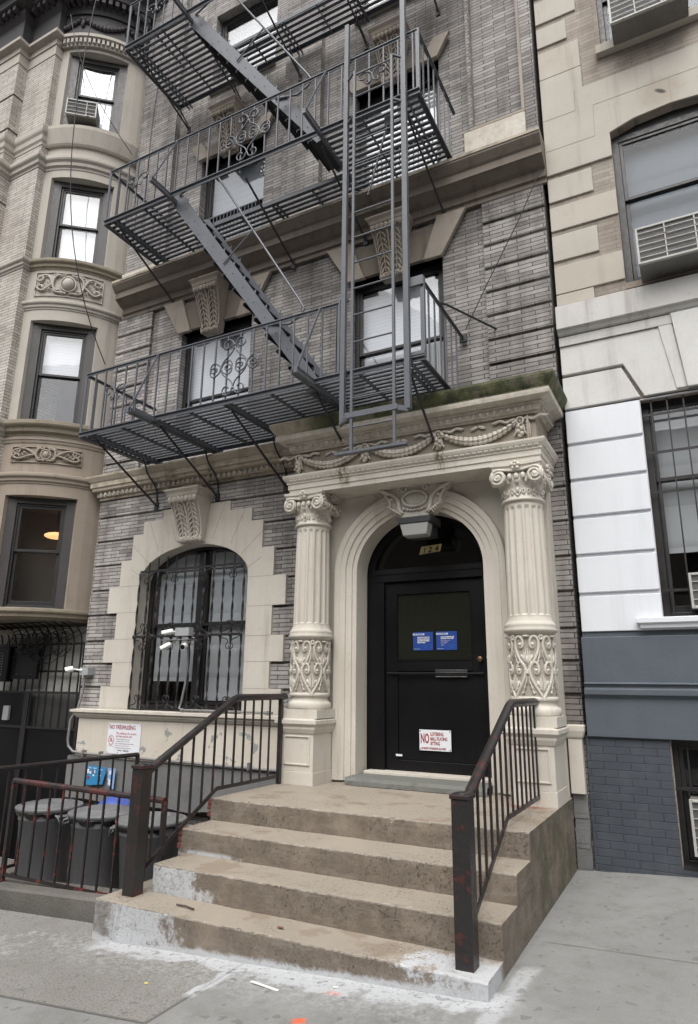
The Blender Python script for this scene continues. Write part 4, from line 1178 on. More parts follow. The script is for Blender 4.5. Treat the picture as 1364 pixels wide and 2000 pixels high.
# street number
t = thing('house_number_plate', 'slanted gold plate with black digits 124 above the black door', 'number plate', (-2.50, .09, 2.91))
mb = MB(); mb.prism([(-2.625, 2.905), (-2.385, 2.925), (-2.365, 3.005), (-2.60, 2.99)], .09, .095); mb.build('plate', 'gold', t)
text('1', .085, -2.590, 2.918, .0885, 'ink_dark', t, bold=.002, shear=.25, name='digits'); text('2', .085, -2.525, 2.923, .0885, 'ink_dark', t, bold=.002, shear=.25, name='digits'); text('4', .085, -2.448, 2.929, .0885, 'ink_dark', t, bold=.002, shear=.25, name='digits')
# buzzer on the right jamb
t = thing('door_buzzer_panel', 'steel intercom panel with round key lock on the right door jamb', 'intercom', (-1.815, -.02, 1.72))
mb = MB(); mb.box(-1.836, -1.822, -.17, -.03, 1.72, 2.16); mb.build('plate', 'steel', t, bevel=.003)
mb = MB(); mb.box(-1.84, -1.835, -.155, -.045, 1.86, 2.06); mb.build('screen', 'dark_room', t)
mb = MB(); mb.tube([(-1.86, -.10, 1.80), (-1.835, -.10, 1.80)], .026, 14); mb.build('lock', 'cam_white', t)
# signs on the door
t = thing('no_loitering_sign', 'white sign with red letters NO LOITERING BALL PLAYING SITTING on the lower door', 'sign', (-2.48, .08, .90))
X0, X1, Z0, Z1 = -2.652, -2.315, .895, 1.095
mb = MB(); mb.box(X0, X1, .079, .083, Z0, Z1); mb.build('plate', 'sign_white', t, bevel=.001)
text('NO', .128, X0+.012, .968, .0775, 'ink_red', t, sx=.46, bold=.003)
for s_, zz, wd in (('LOITERING', 1.040, .60), ('BALL PLAYING', .995, .60), ('SITTING', .950, .60)): text(s_, .046, X0+.118, zz, .0775, 'ink_red', t, sx=wd, bold=.001)
text('IN FRONT OF BUILDING ALLOWED', .028, X0+.022, .908, .0775, 'ink_red', t, sx=.58, bold=.0006)
mb = MB()
for x in (X0+.012, X1-.012):
    for z in (Z0+.012, Z1-.012): mb.tube([(x, .0795, z), (x, .0765, z)], .006, 8)
mb.build('screw', 'ink_dark', t)
def blue_sign(x0, z0, rows, label, mask):
    t = thing('safety_notice', label, 'notice', (x0+.11, .08, z0), 'blue notices on the door glass')
    mb = MB(); mb.box(x0, x0+.224, .092, .094, z0, z0+.190); mb.build('sheet', 'sign_blue', t)
    mb = MB(); mb.box(x0, x0+.128, .0905, .0915, z0+.157, z0+.174); mb.build('header_strip', 'sign_white', t)
    text('STOP THE SPREAD', .0125, x0+.010, z0+.1615, .0898, 'sign_blue', t, bold=.0004)
    for s_, sz, zz in rows: text(s_, sz, x0+.05, z0+zz, .0905, 'ink_white', t, bold=.0008 if sz > .012 else 0, sx=.86)
    text('Health Department', .0085, x0+.012, z0+.012, .0905, 'ink_white', t)
    mb = MB()
    if mask:
        mb.tube([(x0+.165+.026*math.cos(a), .091, z0+.052+.026*math.sin(a)) for a in [PI+PI*i/10 for i in range(11)]], .002, 5); mb.bar((x0+.139, .091, z0+.050), (x0+.191, .091, z0+.052), .003)
    else:
        for dx in (0, .055): mb.tube([(x0+.137+dx, .091, z0+.02), (x0+.135+dx, .091, z0+.05), (x0+.145+dx, .091, z0+.065), (x0+.152+dx, .091, z0+.045), (x0+.148+dx, .091, z0+.02)], .0018, 5)
    mb.build('drawing', 'ink_cyan', t)
blue_sign(-2.712, 1.885, [('MAINTAIN 6 FEET OF', .0165, .128), ('PHYSICAL DISTANCE', .0165, .110), ('BETWEEN YOURSELF', .0165, .092), ('AND OTHERS', .0165, .074)], 'left blue notice on the door glass, MAINTAIN 6 FEET OF PHYSICAL DISTANCE', False)
blue_sign(-2.452, 1.885, [('FACE COVERINGS ARE', .0165, .128), ('REQUIRED AT ALL TIMES', .0145, .113), ('Bring your own face covering', .0095, .094), ('Keep your covering on', .0095, .080), ('inside the building', .0095, .069), ('Thank you', .0115, .048)], 'right blue notice on the door glass, FACE COVERINGS ARE REQUIRED', True)
mb = MB(); mb.box(-2.915, -2.845, .082, .084, .825, .845); tag(mb.build('small_sticker', 'sign_white'), 'tiny white sticker low on the left of the black door', 'sticker')
# no trespassing sign
t = thing('no_trespassing_sign', 'white sign with red NO TRESPASSING heading on the chipped cream base wall', 'sign', (-6.55, -.1, .66))
X0, X1, Z0, Z1 = -6.83, -6.27, .66, 1.025
mb = MB(); mb.box(X0, X1, -.102, -.094, Z0, Z1); mb.build('plate', 'sign_white', t, bevel=.001)
text('NO TRESPASSING', .066, X0+.022, .957, -.1035, 'ink_red', t, sx=.86, bold=.0006)
text('This building is for tenants', .038, X0+.145, .896, -.1035, 'ink_pink', t, sx=.86)
text('and their guests only.', .038, X0+.145, .862, -.1035, 'ink_pink', t, sx=.86)
for k, s_ in enumerate(('Criminal trespass on this property', 'is a violation of law. Persons who', 'enter or remain without permission of the', 'owner, tenant or lawful occupant', 'are subject to arrest and prosecution.')): text(s_, .021, X0+.145, .832-.026*k, -.1035, 'ink_pale', t, sx=.85)
text('Call Police     Building Mgmt', .019, X0+.19, .698, -.1035, 'ink_dark', t, sx=.9)
mb = MB()
for r_ in (.048, .040): mb.tube([(X0+.07+r_*math.cos(a), -.103, .822+r_*1.25*math.sin(a)) for a in [i*PI/10 for i in range(20)]], .0022, 5, closed=True)
mb.box(X0+.055, X0+.085, -.1035, -.102, .80, .85); mb.tube([(X0+.04, -.103, .80), (X0+.055, -.103, .83), (X0+.07, -.103, .81), (X0+.085, -.103, .83), (X0+.10, -.103, .80)], .002, 5)
mb.tube([(X0+.02, -.103, .752), (X0+.07, -.103, .758), (X0+.12, -.103, .746)], .002, 5)
mb.build('round_seal', 'ink_pink', t)
mb = MB()
for x in (X0+.02, X0+.2, X0+.37, X1-.02):
    for z in (Z0+.015, Z1-.015): mb.tube([(x, -.102, z), (x, -.1045, z)], .006, 6)
mb.build('screw', 'ink_dark', t)
# posters on the cement base
t = thing('recycling_poster', 'torn bright blue recycling poster with small pictures on the grey cement base', 'poster', (-6.93, -.11, .28))
mb = MB(); mb.prism([(-7.10, .29), (-7.0, .275), (-6.93, .285), (-6.79, .30), (-6.77, .38), (-6.755, .43), (-6.755, .50), (-6.80, .497), (-6.98, .507), (-7.11, .507)], -.151, -.149); mb.build('sheet', 'sign_ltblue', t)
text('Metal', .026, -7.06, .475, -.1525, 'ink_white', t); text('Paper', .026, -6.97, .472, -.1525, 'ink_white', t); text('Glass', .026, -6.86, .462, -.1525, 'ink_white', t); text('Plastic', .022, -6.88, .395, -.1525, 'ink_white', t)
mb = MB()
for x, z, w, h in ((-7.07, .44, .03, .05), (-7.03, .425, .03, .03), (-6.95, .44, .018, .035), (-6.97, .395, .03, .02)): mb.box(x, x+w, -.1525, -.151, z-h/2, z+h/2)
mb.build('picture', 'ink_white', t)
mb = MB()
for x, z, w, h in ((-7.06, .365, .03, .04), (-6.87, .35, .04, .03), (-6.975, .44, .018, .035), (-6.87, .43, .04, .02)): mb.box(x, x+w, -.1528, -.151, z-h/2, z+h/2)
mb.build('picture', 'ink_red', t)
mb = MB(); mb.prism([(-6.70, .30), (-6.61, .255), (-6.595, .26), (-6.585, .495), (-6.64, .497), (-6.65, .485), (-6.66, .497), (-6.72, .495)], -.151, -.149)
t = tag(mb.build('narrow_poster', 'sign_pale'), 'narrow torn pale blue poster beside the larger blue poster', 'poster')
mb = MB(); mb.box(-6.685, -6.65, -.153, -.151, .42, .465); mb.prism([(-6.71, .37), (-6.64, .36), (-6.66, .33), (-6.64, .30), (-6.69, .31), (-6.68, .345)], -.153, -.151); WL[t.name] = t.location.copy(); mb.build('picture', 'ink_white', t)

# ================= cameras and conduits =================
def bullet(name, c, d, label, mount=None, L=.125, r=.030, grp='security cameras on the front'):
    c = Vector(c); d = Vector(d).normalized(); t = thing(name, label, 'camera', c, grp)
    mb = MB(); mb.tube([c-d*L/2, c+d*L*.42], r, 14)
    # sun hood
    u = Vector((0, 0, 1)); sd_ = d.cross(u).normalized(); up = sd_.cross(d)
    vs = []; fs = []
    for i in range(9):
        a = -.2+ (PI+.4)*i/8
        q = sd_*math.cos(a)+up*math.sin(a)
        vs += [c-d*L*.45+q*(r+.006), c+d*L*.62+q*(r+.006)]
    fs = [(2*i, 2*i+1, 2*i+3, 2*i+2) for i in range(8)]; mb.add(vs, fs, True)
    mb.build('body', 'cam_white', t)
    mb = MB(); mb.tube([c+d*L*.40, c+d*L*.43], r*.86, 14); mb.tube([c+d*L*.43, c+d*L*.45], r*.4, 10); mb.build('lens', 'dark_room', t)
    if mount: mb = MB(); mb.tube([c-d*L*.4, Vector(mount)], .011, 8); mb.ell(mount, .025, .025, .02, 10, 6); mb.build('bracket', 'cam_white', t)
bullet('security_camera', (-5.86, -.20, 2.135), (-.75, -.55, -.22), 'white bullet camera on the grey box at the grille, the upper of three', (-5.74, -.12, 2.14))
bullet('security_camera', (-5.85, -.22, 1.965), (-.65, -.6, -.5), 'white bullet camera below the metal shelf at the grille, pointing down left', (-5.78, -.16, 2.03))
bullet('security_camera', (-5.56, -.24, 1.955), (.32, -.9, -.28), 'white bullet camera below the metal shelf, looking towards the viewer', (-5.57, -.14, 2.02), L=.09, r=.034)
mb = MB(); mb.box(-5.78, -5.56, -.17, -.08, 2.09, 2.19); tag(mb.build('junction_box', 'box_grey', bevel=.004), 'grey junction box bolted to the middle of the black window grille', 'junction box')
mb = MB(); mb.box(-5.93, -5.50, -.24, -.08, 2.035, 2.047); tag(mb.build('metal_shelf', 'conduit'), 'thin metal shelf plate under the grey box on the window grille', 'shelf')
mb = MB(); mb.tube([(-5.62, -.10, 2.03), (-5.60, -.10, 1.75), (-5.62, -.10, 1.5), (-5.66, -.10, 1.30), (-5.68, -.11, 1.235), (-5.62, -.12, 1.215), (-5.4, -.12, 1.215), (-4.32, -.12, 1.215)], .014, 8)
for x in (-5.62, -5.0, -4.4): mb.tube([(x-.02, -.12, 1.215), (x+.02, -.12, 1.215)], .021, 8)
tag(mb.build('window_conduit', 'conduit'), 'metal conduit running down the grille and along the window sill', 'conduit')
bullet('security_camera', (-7.52, -.22, 1.685), (-.6, -.75, -.25), 'white dome-fronted camera at the left corner of the brick wall', (-7.42, -.12, 1.68), L=.09, r=.036)
mb = MB(); mb.box(-7.45, -7.29, -.12, .0, 1.615, 1.715); tag(mb.build('corner_junction_box', 'box_grey', bevel=.004), 'grey junction box on the left corner of the brick wall behind a camera', 'junction box')
mb = MB(); mb.tube([(-7.40, -.06, 1.62), (-7.40, -.07, 1.40), (-7.42, -.10, 1.20), (-7.48, -.15, 1.05), (-7.49, -.15, .80), (-7.47, -.15, .72), (-7.40, -.13, .655), (-7.25, -.125, .64), (-3.95, -.125, .615)], .017, 8)
for x in (-7.2, -6.9, -5.9, -4.6): mb.box(x-.012, x+.012, -.15, -.09, .60, .68)
tag(mb.build('wall_conduit', 'conduit'), 'long metal conduit bending round the corner and along the cream base wall', 'conduit')

# ================= fire escape =================
F = thing('fire_escape', 'grey painted iron fire escape with three balconies, stairs and drop ladder', 'fire escape', (-4.3, -.66, 3.6))
FX0, FX1, FY = -6.58, -2.02, -1.25
BX = [-6.42, -5.37, -4.32, -3.24, -2.19]
def platform(z, hatch, lvl):
    mb = MB()
    ys = [-1.20+.078*i for i in range(15)]
    for y in ys:
        if hatch and y < -.54:
            for a, b in ((FX0, -5.42), (-3.20, FX1)): mb.box(a, b, y-.021, y+.021, z-.016, z)
        else: mb.box(FX0, FX1, y-.021, y+.021, z-.016, z)
    o = mb.build('platform', 'iron', F)
    mb = MB()
    mb.box(FX0-.02, FX1+.02, FY-.006, FY+.004, z-.05, z+.005); mb.box(FX0-.02, FX1+.02, FY-.03, FY-.006, z-.006, z+.004)
    mb.box(FX0-.02, FX1+.02, -.09, -.08, z-.05, z)
    for x in (FX0, FX1): mb.box(x-.006, x+.006, FY, -.08, z-.055, z-.013); mb.box(x-.03, x+.03, FY, -.08, z-.055, z-.047)
    if hatch: mb.box(-5.42, -3.2, -.56, -.548, z-.05, z)
    mb.build('edge_beam', 'iron', o)
    mb = MB()
    for x in BX+[-5.9, -4.85, -3.75, -2.7]:
        y0 = -1.58 if x in (-5.37, -3.24) else FY
        big = x in BX; mb.mark()
        if hatch and -5.42 < x < -3.2 : y0 = -.55
        if big:
            for dx in (-.03, .03): mb.box(x+dx-.006, x+dx+.006, y0 if not hatch or abs(x+5.37) < .01 or abs(x+3.24) < .01 else y0, -.0, z-.06, z-.013)
        else: mb.box(x-.006, x+.006, y0, -.08, z-.05, z-.013)
    for x in (-5.43, -3.21):
        mb.mark(); mb.box(x-.02, x+.02, -1.60, -.02, z-.065, z-.014)
        mb.box(x-.025, x+.025, -1.60, -1.25, z-.014, z-.004)
    mb.each('cross_beam', 'iron', o)
    return o
def railing(z, lvl):
    mb = MB(); H_ = .80
    segs = [((FX0, FY), (-2.93, FY))] if lvl == 1 else [((FX0, FY), (FX1, FY))]
    segs += [((FX0, FY), (FX0, -.02)), ((FX1, FY), (FX1, -.02))]
    for a, b in segs: mb.bar((a[0], a[1], z+H_), (b[0], b[1], z+H_), .038, .010); mb.bar((a[0], a[1], z+H_-.015), (b[0], b[1], z+H_-.015), .008, .034)
    xs = []
    x = FX0+.02
    o = mb.build('handrail', 'iron', F)
    mb = MB()
    xe = -2.95 if lvl == 1 else FX1-.05
    n = round((xe-FX0)/.1735)
    for i in range(n+1):
        x = FX0+(xe-FX0)*i/n
        if lvl == 3 and x > -4.2: continue
        mb.mark(); mb.bar((x, FY, z-.0), (x, FY, z+H_), .016)
        mb.ell((x, FY, z+H_+.007), .011, .011, .006, 6, 4)
    for x in (FX0, FX1):
        for i in range(1, 7):
            if lvl == 3 and x > -4: continue
            y = FY+1.17*i/7; mb.mark(); mb.bar((x, y, z-.03), (x, y, z+H_), .015)
    mb.mark(); mb.bar((FX0, FY-.002, z), (FX0, FY-.002, z+H_), .035, .01)
    mb.each('baluster', 'iron', o)
    mb = MB()
    for x in (-5.43, -3.21): mb.mark(); mb.bar((x+.07, FY-.02, z+H_-.01), (x-.0, -1.57, z-.005), .018)
    mb.each('outrigger_brace', 'iron', o)
    # scroll panel
    mb = MB(); cx, cz = -4.23, z+.385; y = FY-.014
    def S(pts): mb.tube([(cx+u, y, cz+v) for u, v in pts], .0085, 6)
    for sx in (-1, 1):
        for sz in (-1, 1):
            c_ = bez((sx*.175, 0), (sx*.175, sz*.12), (0, sz*.13), (0, sz*.26), 8)
            S(c_+[(sx*-.0+(-sx)*-0+u, v) for u, v in []])
            sp = [(sx*(.09)+.075*(1-.55*i/14)*math.cos(PI-i*.42)*sx, sz*.27+.075*(1-.55*i/14)*math.sin(i*.42)*sz) for i in range(15)]
            S([(0, sz*.24)]+sp)
            # side C scrolls and centre C scrolls
            for ox, dr in ((.175, 1), (.175, -1)):
                sp = []
                for i in range(17):
                    a = i*.40; r = .085*(1-.62*i/16)
                    sp.append((sx*(ox+dr*(.09-r*math.cos(a)*1.0)), sz*(.0+r*math.sin(a))+sz*.015*(i > 3)))
                S(sp)
    mb.ell((cx, y, cz+.26), .016, .014, .02, 6, 4); mb.ell((cx, y, cz-.26), .016, .014, .02, 6, 4); mb.ell((cx-.175, y, cz), .016, .014, .02, 6, 4); mb.ell((cx+.175, y, cz), .016, .014, .02, 6, 4)
    for ex in ((-6.03,) if lvl < 2 else (-6.03, -2.55)):
        cx, cz = ex, z+.44
        for sx in (-1, 1):
            S([(0, 0)]+[(sx*(.10-.10*math.cos(i*.42)*(1-.0*i)) if i < 6 else sx*(.12+.055*(1-(i-6)*.07)*math.cos(.5-(i-6)*.5)), .085*math.sin(i*.42) if i < 6 else .02+.045*(1-(i-6)*.07)*math.sin(.9-(i-6)*.5)) for i in range(0, 15)])
            S([(0, -.0), (sx*.02, -.07), (sx*.06, -.09), (sx*.075, -.055), (sx*.05, -.045)])
        mb.ell((cx, y, cz), .014, .012, .018, 6, 4)
    mb.build('scroll_panel', 'iron', o)
    return o
def brackets(z, lvl):
    wz = {1: 3.86, 2: 6.98, 3: 10.12}[lvl]
    mb = MB()
    for i, x in enumerate(BX):
        wy, wzz = 0.0, wz
        mb.mark()
        if lvl == 1 and i >= 3: wy, wzz = -.50, (4.03 if i == 3 else 3.86)
        mb.bar((x-.03, -1.10, z-.06), (x+.01, wy-.01, wzz), .020, .020)
        if wy == 0:
            pts = bez((x-.06, -.24, z-.06), (x-.05, -.20, z-.30), (x-.01, -.10, z-.28), (x, -.03, z-.44), 8)+[(x+.01, -.01, wzz+.02)]
            mb.tube(pts, .012, 6)
        mb.box(x-.03, x+.03, wy-.025, wy+.0, wzz-.05, wzz+.06)
    mb.each('wall_bracket', 'iron_dark', F)
def stair(zt, zb):
    xt, xb = -5.42, -3.30
    yo, yi = -1.13, -.62
    d = Vector((xb-xt, 0, zb-zt)); L = d.length; dn_ = d.normalized()
    s_ = MB()
    # plate stringers, foot curves out to the floor
    for y in (yo, yi):
        up = Vector((-dn_.z, 0, dn_.x)); h = .088
        a = Vector((xt, y, zt)); b = Vector((xb, y, zb+.02))
        vs = [];
        for yy in (y-.005, y+.005):
            for p in (a+Vector((-.02, 0, .06)), a+Vector((.10, 0, .03)), b+up*h+Vector((0, 0, 0)), b+Vector((.12, 0, .01)), b-up*h*.7+Vector((.03, 0, 0)), a-up*h+Vector((0, 0, 0))): vs.append((p.x, yy, p.z))
        n = 6; s_.add(vs, [tuple(range(n)), tuple(range(2*n-1, n-1, -1))]+[(i, i+n, (i+1) % n+n, (i+1) % n) for i in range(n)])
    st = s_.build('stair_stringer', 'iron', F)
    t_ = MB(); N = 13
    for i in range(N):
        t_.mark(); p = Vector((xt, 0, zt))+d*((i+.75)/N)
        t_.box(p.x-.10, p.x+.075, yo, yi, p.z-.004, p.z+.004); t_.box(p.x-.105, p.x-.098, yo, yi, p.z-.03, p.z+.004)
    t_.each('tread', 'iron_dark', st)
    r_ = MB(); upv = Vector((-dn_.z, 0, dn_.x)); upv = upv if upv.z > 0 else -upv
    for i in range(N):
        p = Vector((xt, 0, zt))+d*((i+.55)/N)+upv*.082
        for y in (yo, yi):
            q = [p-dn_*.005, p+dn_*.055, p+Vector((.045, 0, .038))]
            r_.add([(k_.x, y-.004, k_.z) for k_ in q]+[(k_.x, y+.004, k_.z) for k_ in q], [(0, 1, 2), (5, 4, 3), (0, 3, 4, 1), (1, 4, 5, 2), (2, 5, 3, 0)])
    for i in range(N):
        p = Vector((xt, yo-.006, zt))+d*((i+.75)/N)
        for q in (-.05, .05): r_.ell((p.x+q, p.y, p.z-.02-q*.2), .008, .006, .008, 6, 4)
    r_.build('gusset', 'iron', st)
    h_ = MB()
    for y in (yo-.02,):
        pts = [(xt+.05, y, zt+.03), (xt+.35, y, zt+.15), (xt+.62, y, zt+.12), (xt+.68, y, zt+.06)]
        e = (xb-.16, y, zb+1.02)
        pts += [e, (e[0]+.05, y, e[2]-.09), (e[0], y, e[2]-.17), (e[0]-.14, y, e[2]-.23), (xb-.62, y, zb+.98-.10)]
        h_.tube(pts, .013, 8)
        mx = ((xt+.68+e[0])/2-.06, y, (zt+.06+e[2])/2+.09)
        q = Vector((xt, y, zt))+d*.40
        h_.tube([(mx[0], y, mx[2]), (q.x, y, q.z)], .009, 6)
    h_.build('stair_handrail', 'iron', st)
for lvl, z in ((1, 4.52), (2, 7.60), (3, 10.60)):
    platform(z, lvl > 1, lvl); railing(z, lvl); brackets(z, lvl)
stair(7.60, 4.52); stair(10.60, 7.60)
# ladder guide posts, level one gate posts
mb = MB(); mb.mark()
mb.box(-2.865, -2.815, -1.335, -1.285, 3.965, 8.84); mb.prism([(-2.865, 3.965), (-2.865, 3.93), (-2.815, 3.965)], -1.335, -1.285)
for z in (4.50, 5.32, 7.58, 8.38): mb.box(-2.865, -2.82, -1.29, -1.24, z-.02, z+.02)
mb.mark(); mb.box(-2.185, -2.130, -1.335, -1.280, 3.98, 10.55)
for z in (4.50, 5.32, 7.58, 8.38): mb.box(-2.185, -2.13, -1.29, -1.24, z-.02, z+.02)
mb.each('guide_post', 'iron', F, .003)
mb = MB(); mb.mark(); mb.box(-2.955, -2.915, FY-.008, FY+.03, 4.52, 5.36); mb.mark(); mb.box(FX1-.02, FX1+.022, FY-.008, FY+.035, 4.50, 5.36)
mb.box(FX1-.12, FX1+.02, FY-.03, FY-.008, 5.26, 5.36); mb.box(FX1-.12, FX1+.02, FY-.03, FY-.008, 4.50, 4.56)
mb.mark(); mb.box(FX1-.02, FX1+.022, FY-.008, FY+.03, 7.60, 8.42)
mb.each('corner_post', 'iron', F, .003)
# side strut from the level one side rail to the wall
mb = MB(); mb.tube([(FX1, -.80, 5.33), (FX1+.06, -.70, 5.34), (-1.63, -.01, 5.33)], .012, 8); mb.box(FX1-.03, FX1+.05, -.03, .0, 5.26, 5.35); mb.build('side_strut', 'iron_dark', F)
# drop ladder
mb = MB(); YL = -1.40
for x in (-2.695, -2.255): mb.bar((x, YL, 3.62), (x, YL, 8.02), .012, .038, (1, 0, 0)) if False else mb.box(x-.013, x+.013, YL-.012, YL+.012, 3.62, 8.03)
mb.box(-2.86, -2.13, YL-.03, YL+.03, 3.600, 3.625)
mb.box(-2.76, -2.22, YL-.02, YL-.008, 3.955, 4.01)
lad = mb.build('drop_ladder', 'iron', F)
mb = MB()
for k in range(15):
    z = 3.86+.294*k; mb.mark()
    mb.tube([(-2.695, YL, z), (-2.255, YL, z)], .0095, 6)
mb.each('rung', 'iron', lad)
mb = MB()
for z in (8.03, 7.45):
    mb.bar((-2.70, YL, z), (-2.84, -1.31, z), .02); mb.bar((-2.25, YL, z), (-2.16, -1.31, z), .02)
for z in (3.98,): mb.bar((-2.70, YL, z), (-2.84, -1.31, z), .03, .05); mb.bar((-2.25, YL, z), (-2.16, -1.31, z), .03, .05)
mb.build('ladder_clip', 'iron', lad)
mb = MB(); mb.tube([(-2.42, -1.10, 7.55), (-2.55, -1.36, 6.40)], .011, 6); mb.box(-2.46, -2.38, -1.14, -1.06, 7.42, 7.56); mb.build('release_rod', 'iron_dark', lad)

# ================= stoop =================
def jit(p, a=.006):
    n = mnoise.noise_vector(Vector(p)*7)*a + mnoise.noise_vector(Vector(p)*31)*a*.5
    return (p[0]+n.x, p[1]+n.y, p[2]+n.z*.6)
mb = MB()
steps = [(-3.99, -2.75, -.7, .052), (-3.76, -2.44, .052, .238), (-3.82, -2.08, .238, .410), (-3.855, -1.69, .410, .580)]
def rbox(mb, x0, x1, y0, y1, z0, z1, st=.016):
    """front, top and ends of a slab with slightly worn, uneven edges"""
    nx = max(2, int((x1-x0)/st)); rx = [x0+(x1-x0)*i/nx for i in range(nx+1)]
    e = .010
    prof = [(y0, z0), (y0, z0+(z1-z0)*.25), (y0, z0+(z1-z0)*.5), (y0, z0+(z1-z0)*.78), (y0, z1-e), (y0+e*.4, z1-e*.25), (y0+e*1.4, z1), (y0+.08, z1), (y0+.2, z1), (y1, z1)]
    k = len(prof); vs = []
    for i, x in enumerate(rx):
        for y, z in prof:
            q = jit((x, y, z), .005)
            xx = x if (i == 0 or i == nx) else q[0]
            chip = max(0, mnoise.noise((x*14, z1*40, 1.7))-.42)*.035+max(0, mnoise.noise((x*40, z1*40, 1.7))-.2)*.010
            yy, zz = q[1], q[2]
            if (y, z) in prof[4:6]: yy += chip; zz -= chip*.5
            vs.append((xx, yy, zz))
    fs = [(i*k+j, (i+1)*k+j, (i+1)*k+j+1, i*k+j+1) for i in range(nx) for j in range(k-1)]
    # ends
    b = len(vs)
    for i, x in ((0, x0), (nx, x1)):
        ids = [i*k+j for j in range(k)]; vs.append((x, y1, z0)); ids = ids+[len(vs)-1]
        fs.append(tuple(ids) if i else tuple(ids[::-1]))
    mb.add(vs, fs, False)
for i, (xl, yf, z0, z1) in enumerate(steps):
    nxt = steps[i+1][1]+.05 if i < 3 else -.0
    rbox(mb, xl, -1.165, yf, max(-.05, nxt) if i == 3 else nxt+.3, z0, z1)
# core of the stoop behind the risers
mb.box(-3.84, -1.166, -2.0, -.05, -.7, .409); mb.box(-3.75, -1.166, -2.42, -2.0, -.7, .05)
stoop = mb.build('stoop', 'steps', None, bevel=0, fix=False)
tag(stoop, 'four worn concrete steps with white paint splashes in front of the black door', 'stoop')
# chipped brick visible at the broken left ends of the steps
mb = MB()
for z0, x, y in ((.26, -3.835, -2.06), (.31, -3.83, -2.055), (.36, -3.84, -2.06), (.43, -3.865, -1.67), (.485, -3.87, -1.665), (.53, -3.865, -1.67)):
    mb.box(x-.035, x+.05, y-.015, y+.09, z0, z0+.042)
g = G('broken_red_brick'); M['red_brick'] = g.out(g.mix(g.noise(20), (.22, .07, .045), (.12, .045, .035)), .9, g.bump(g.noise(60), .5, .01))
WL[stoop.name] = stoop.location.copy(); mb.build('exposed_brick', 'red_brick', stoop, bevel=.006)

def stair_rail(px, ypost, label, base_z, flip, ynear_end):
    """stoop hand railing: square newel, round rail, square balusters"""
    t = thing('stoop_railing', label, 'railing', (px, -1.6, .05), 'iron railings of the stoop')
    mb = MB(); w = .052
    mb.box(px-w, px+w, ypost-w, ypost+w, base_z, .905); mb.box(px-w-.008, px+w+.008, ypost-w-.008, ypost+w+.008, .905, .93)
    mb.ell((px, ypost, .93), w*.8, w*.8, .012, 12, 6)
    mb.build('newel_post', 'rail', t, bevel=.004)
    yb, ye = -1.46, ynear_end
    mb = MB(); mb.tube([(px, ypost+.04, .86), (px, ypost+.10, .90), (px, yb-.03, 1.385), (px, yb+.03, 1.405), (px, ye+.08, 1.405)], .031, 12); mb.build('handrail', 'rail', t)
    mb = MB(); mb.box(px-.02, px+.02, ye-.02, ye+.02, .58, 1.40); mb.build('end_post', 'rail', t, bevel=.003)
    mb = MB(); bl = [(px, ypost+.04, .18 if not flip else .20), (px, -1.66, .655), (px, ye, .655)]
    mb.bar(bl[0], bl[1], .012, .032); mb.bar(bl[1], bl[2], .012, .032); mb.build('bottom_rail', 'rail', t)
    mb = MB(); ys = [ypost+.16+.138*i for i in range(8)]
    y = ypost+.15
    while y < ye-.06:
        zl = .18+(y-ypost)/(-1.66-ypost)*.475 if y < -1.66 else .655
        zh = .88+(y-ypost)/(yb-ypost)*.51 if y < yb else 1.40
        mb.mark(); mb.bar((px, y, zl), (px, y, zh), .015); y += .138
    mb.each('baluster', 'rail', t)
    return t
stair_rail(-3.83, -2.56, 'left stoop railing, thick black newel with red rust patches nearest the bins', .04, False, -.70)
stair_rail(-1.315, -2.62, 'right stoop railing, black with rusty newel, nearest the grey-blue neighbour', .05, True, -.52)

# ================= areaway fence and bins =================
def fence(name, a, b, z0, z1, label, n, mat='rail_red', ret=None):
    t = thing(name, label, 'fence', ((a[0]+b[0])/2, (a[1]+b[1])/2, z0[0]), 'low areaway fences')
    A0, B0 = Vector((a[0], a[1], z0[0])), Vector((b[0], b[1], z0[1])); A1, B1 = Vector((a[0], a[1], z1[0])), Vector((b[0], b[1], z1[1]))
    mb = MB(); mb.tube([A1, B1], .024, 10); mb.build('top_rail', 'rail_toprail' if mat == 'rail_red' else 'rail', t)
    mb = MB(); mb.bar(A0, B0, .016, .026); mb.build('bottom_rail', mat, t)
    for p, q in ((A0, A1), (B0, B1)):
        mb = MB(); mb.bar(p-Vector((0, 0, .06)), q, .034); mb.build('post', mat, t)
    mb = MB()
    for i in range(1, n): f = i/n; mb.mark(); mb.bar(A0.lerp(B0, f), A1.lerp(B1, f), .015)
    mb.each('picket', mat, t)
fence('areaway_fence', (-5.62, -2.28), (-3.84+.0, -2.28), (-.10, -.09), (.665, .64), 'front red and black iron fence on the curb, guarding the grey bins', 11)
fence('areaway_fence', (-5.95, -2.28), (-5.95, -.45), (-.15, -.10), (.735, .72), 'side black iron fence running back to the wall behind the bins', 10, 'rail')
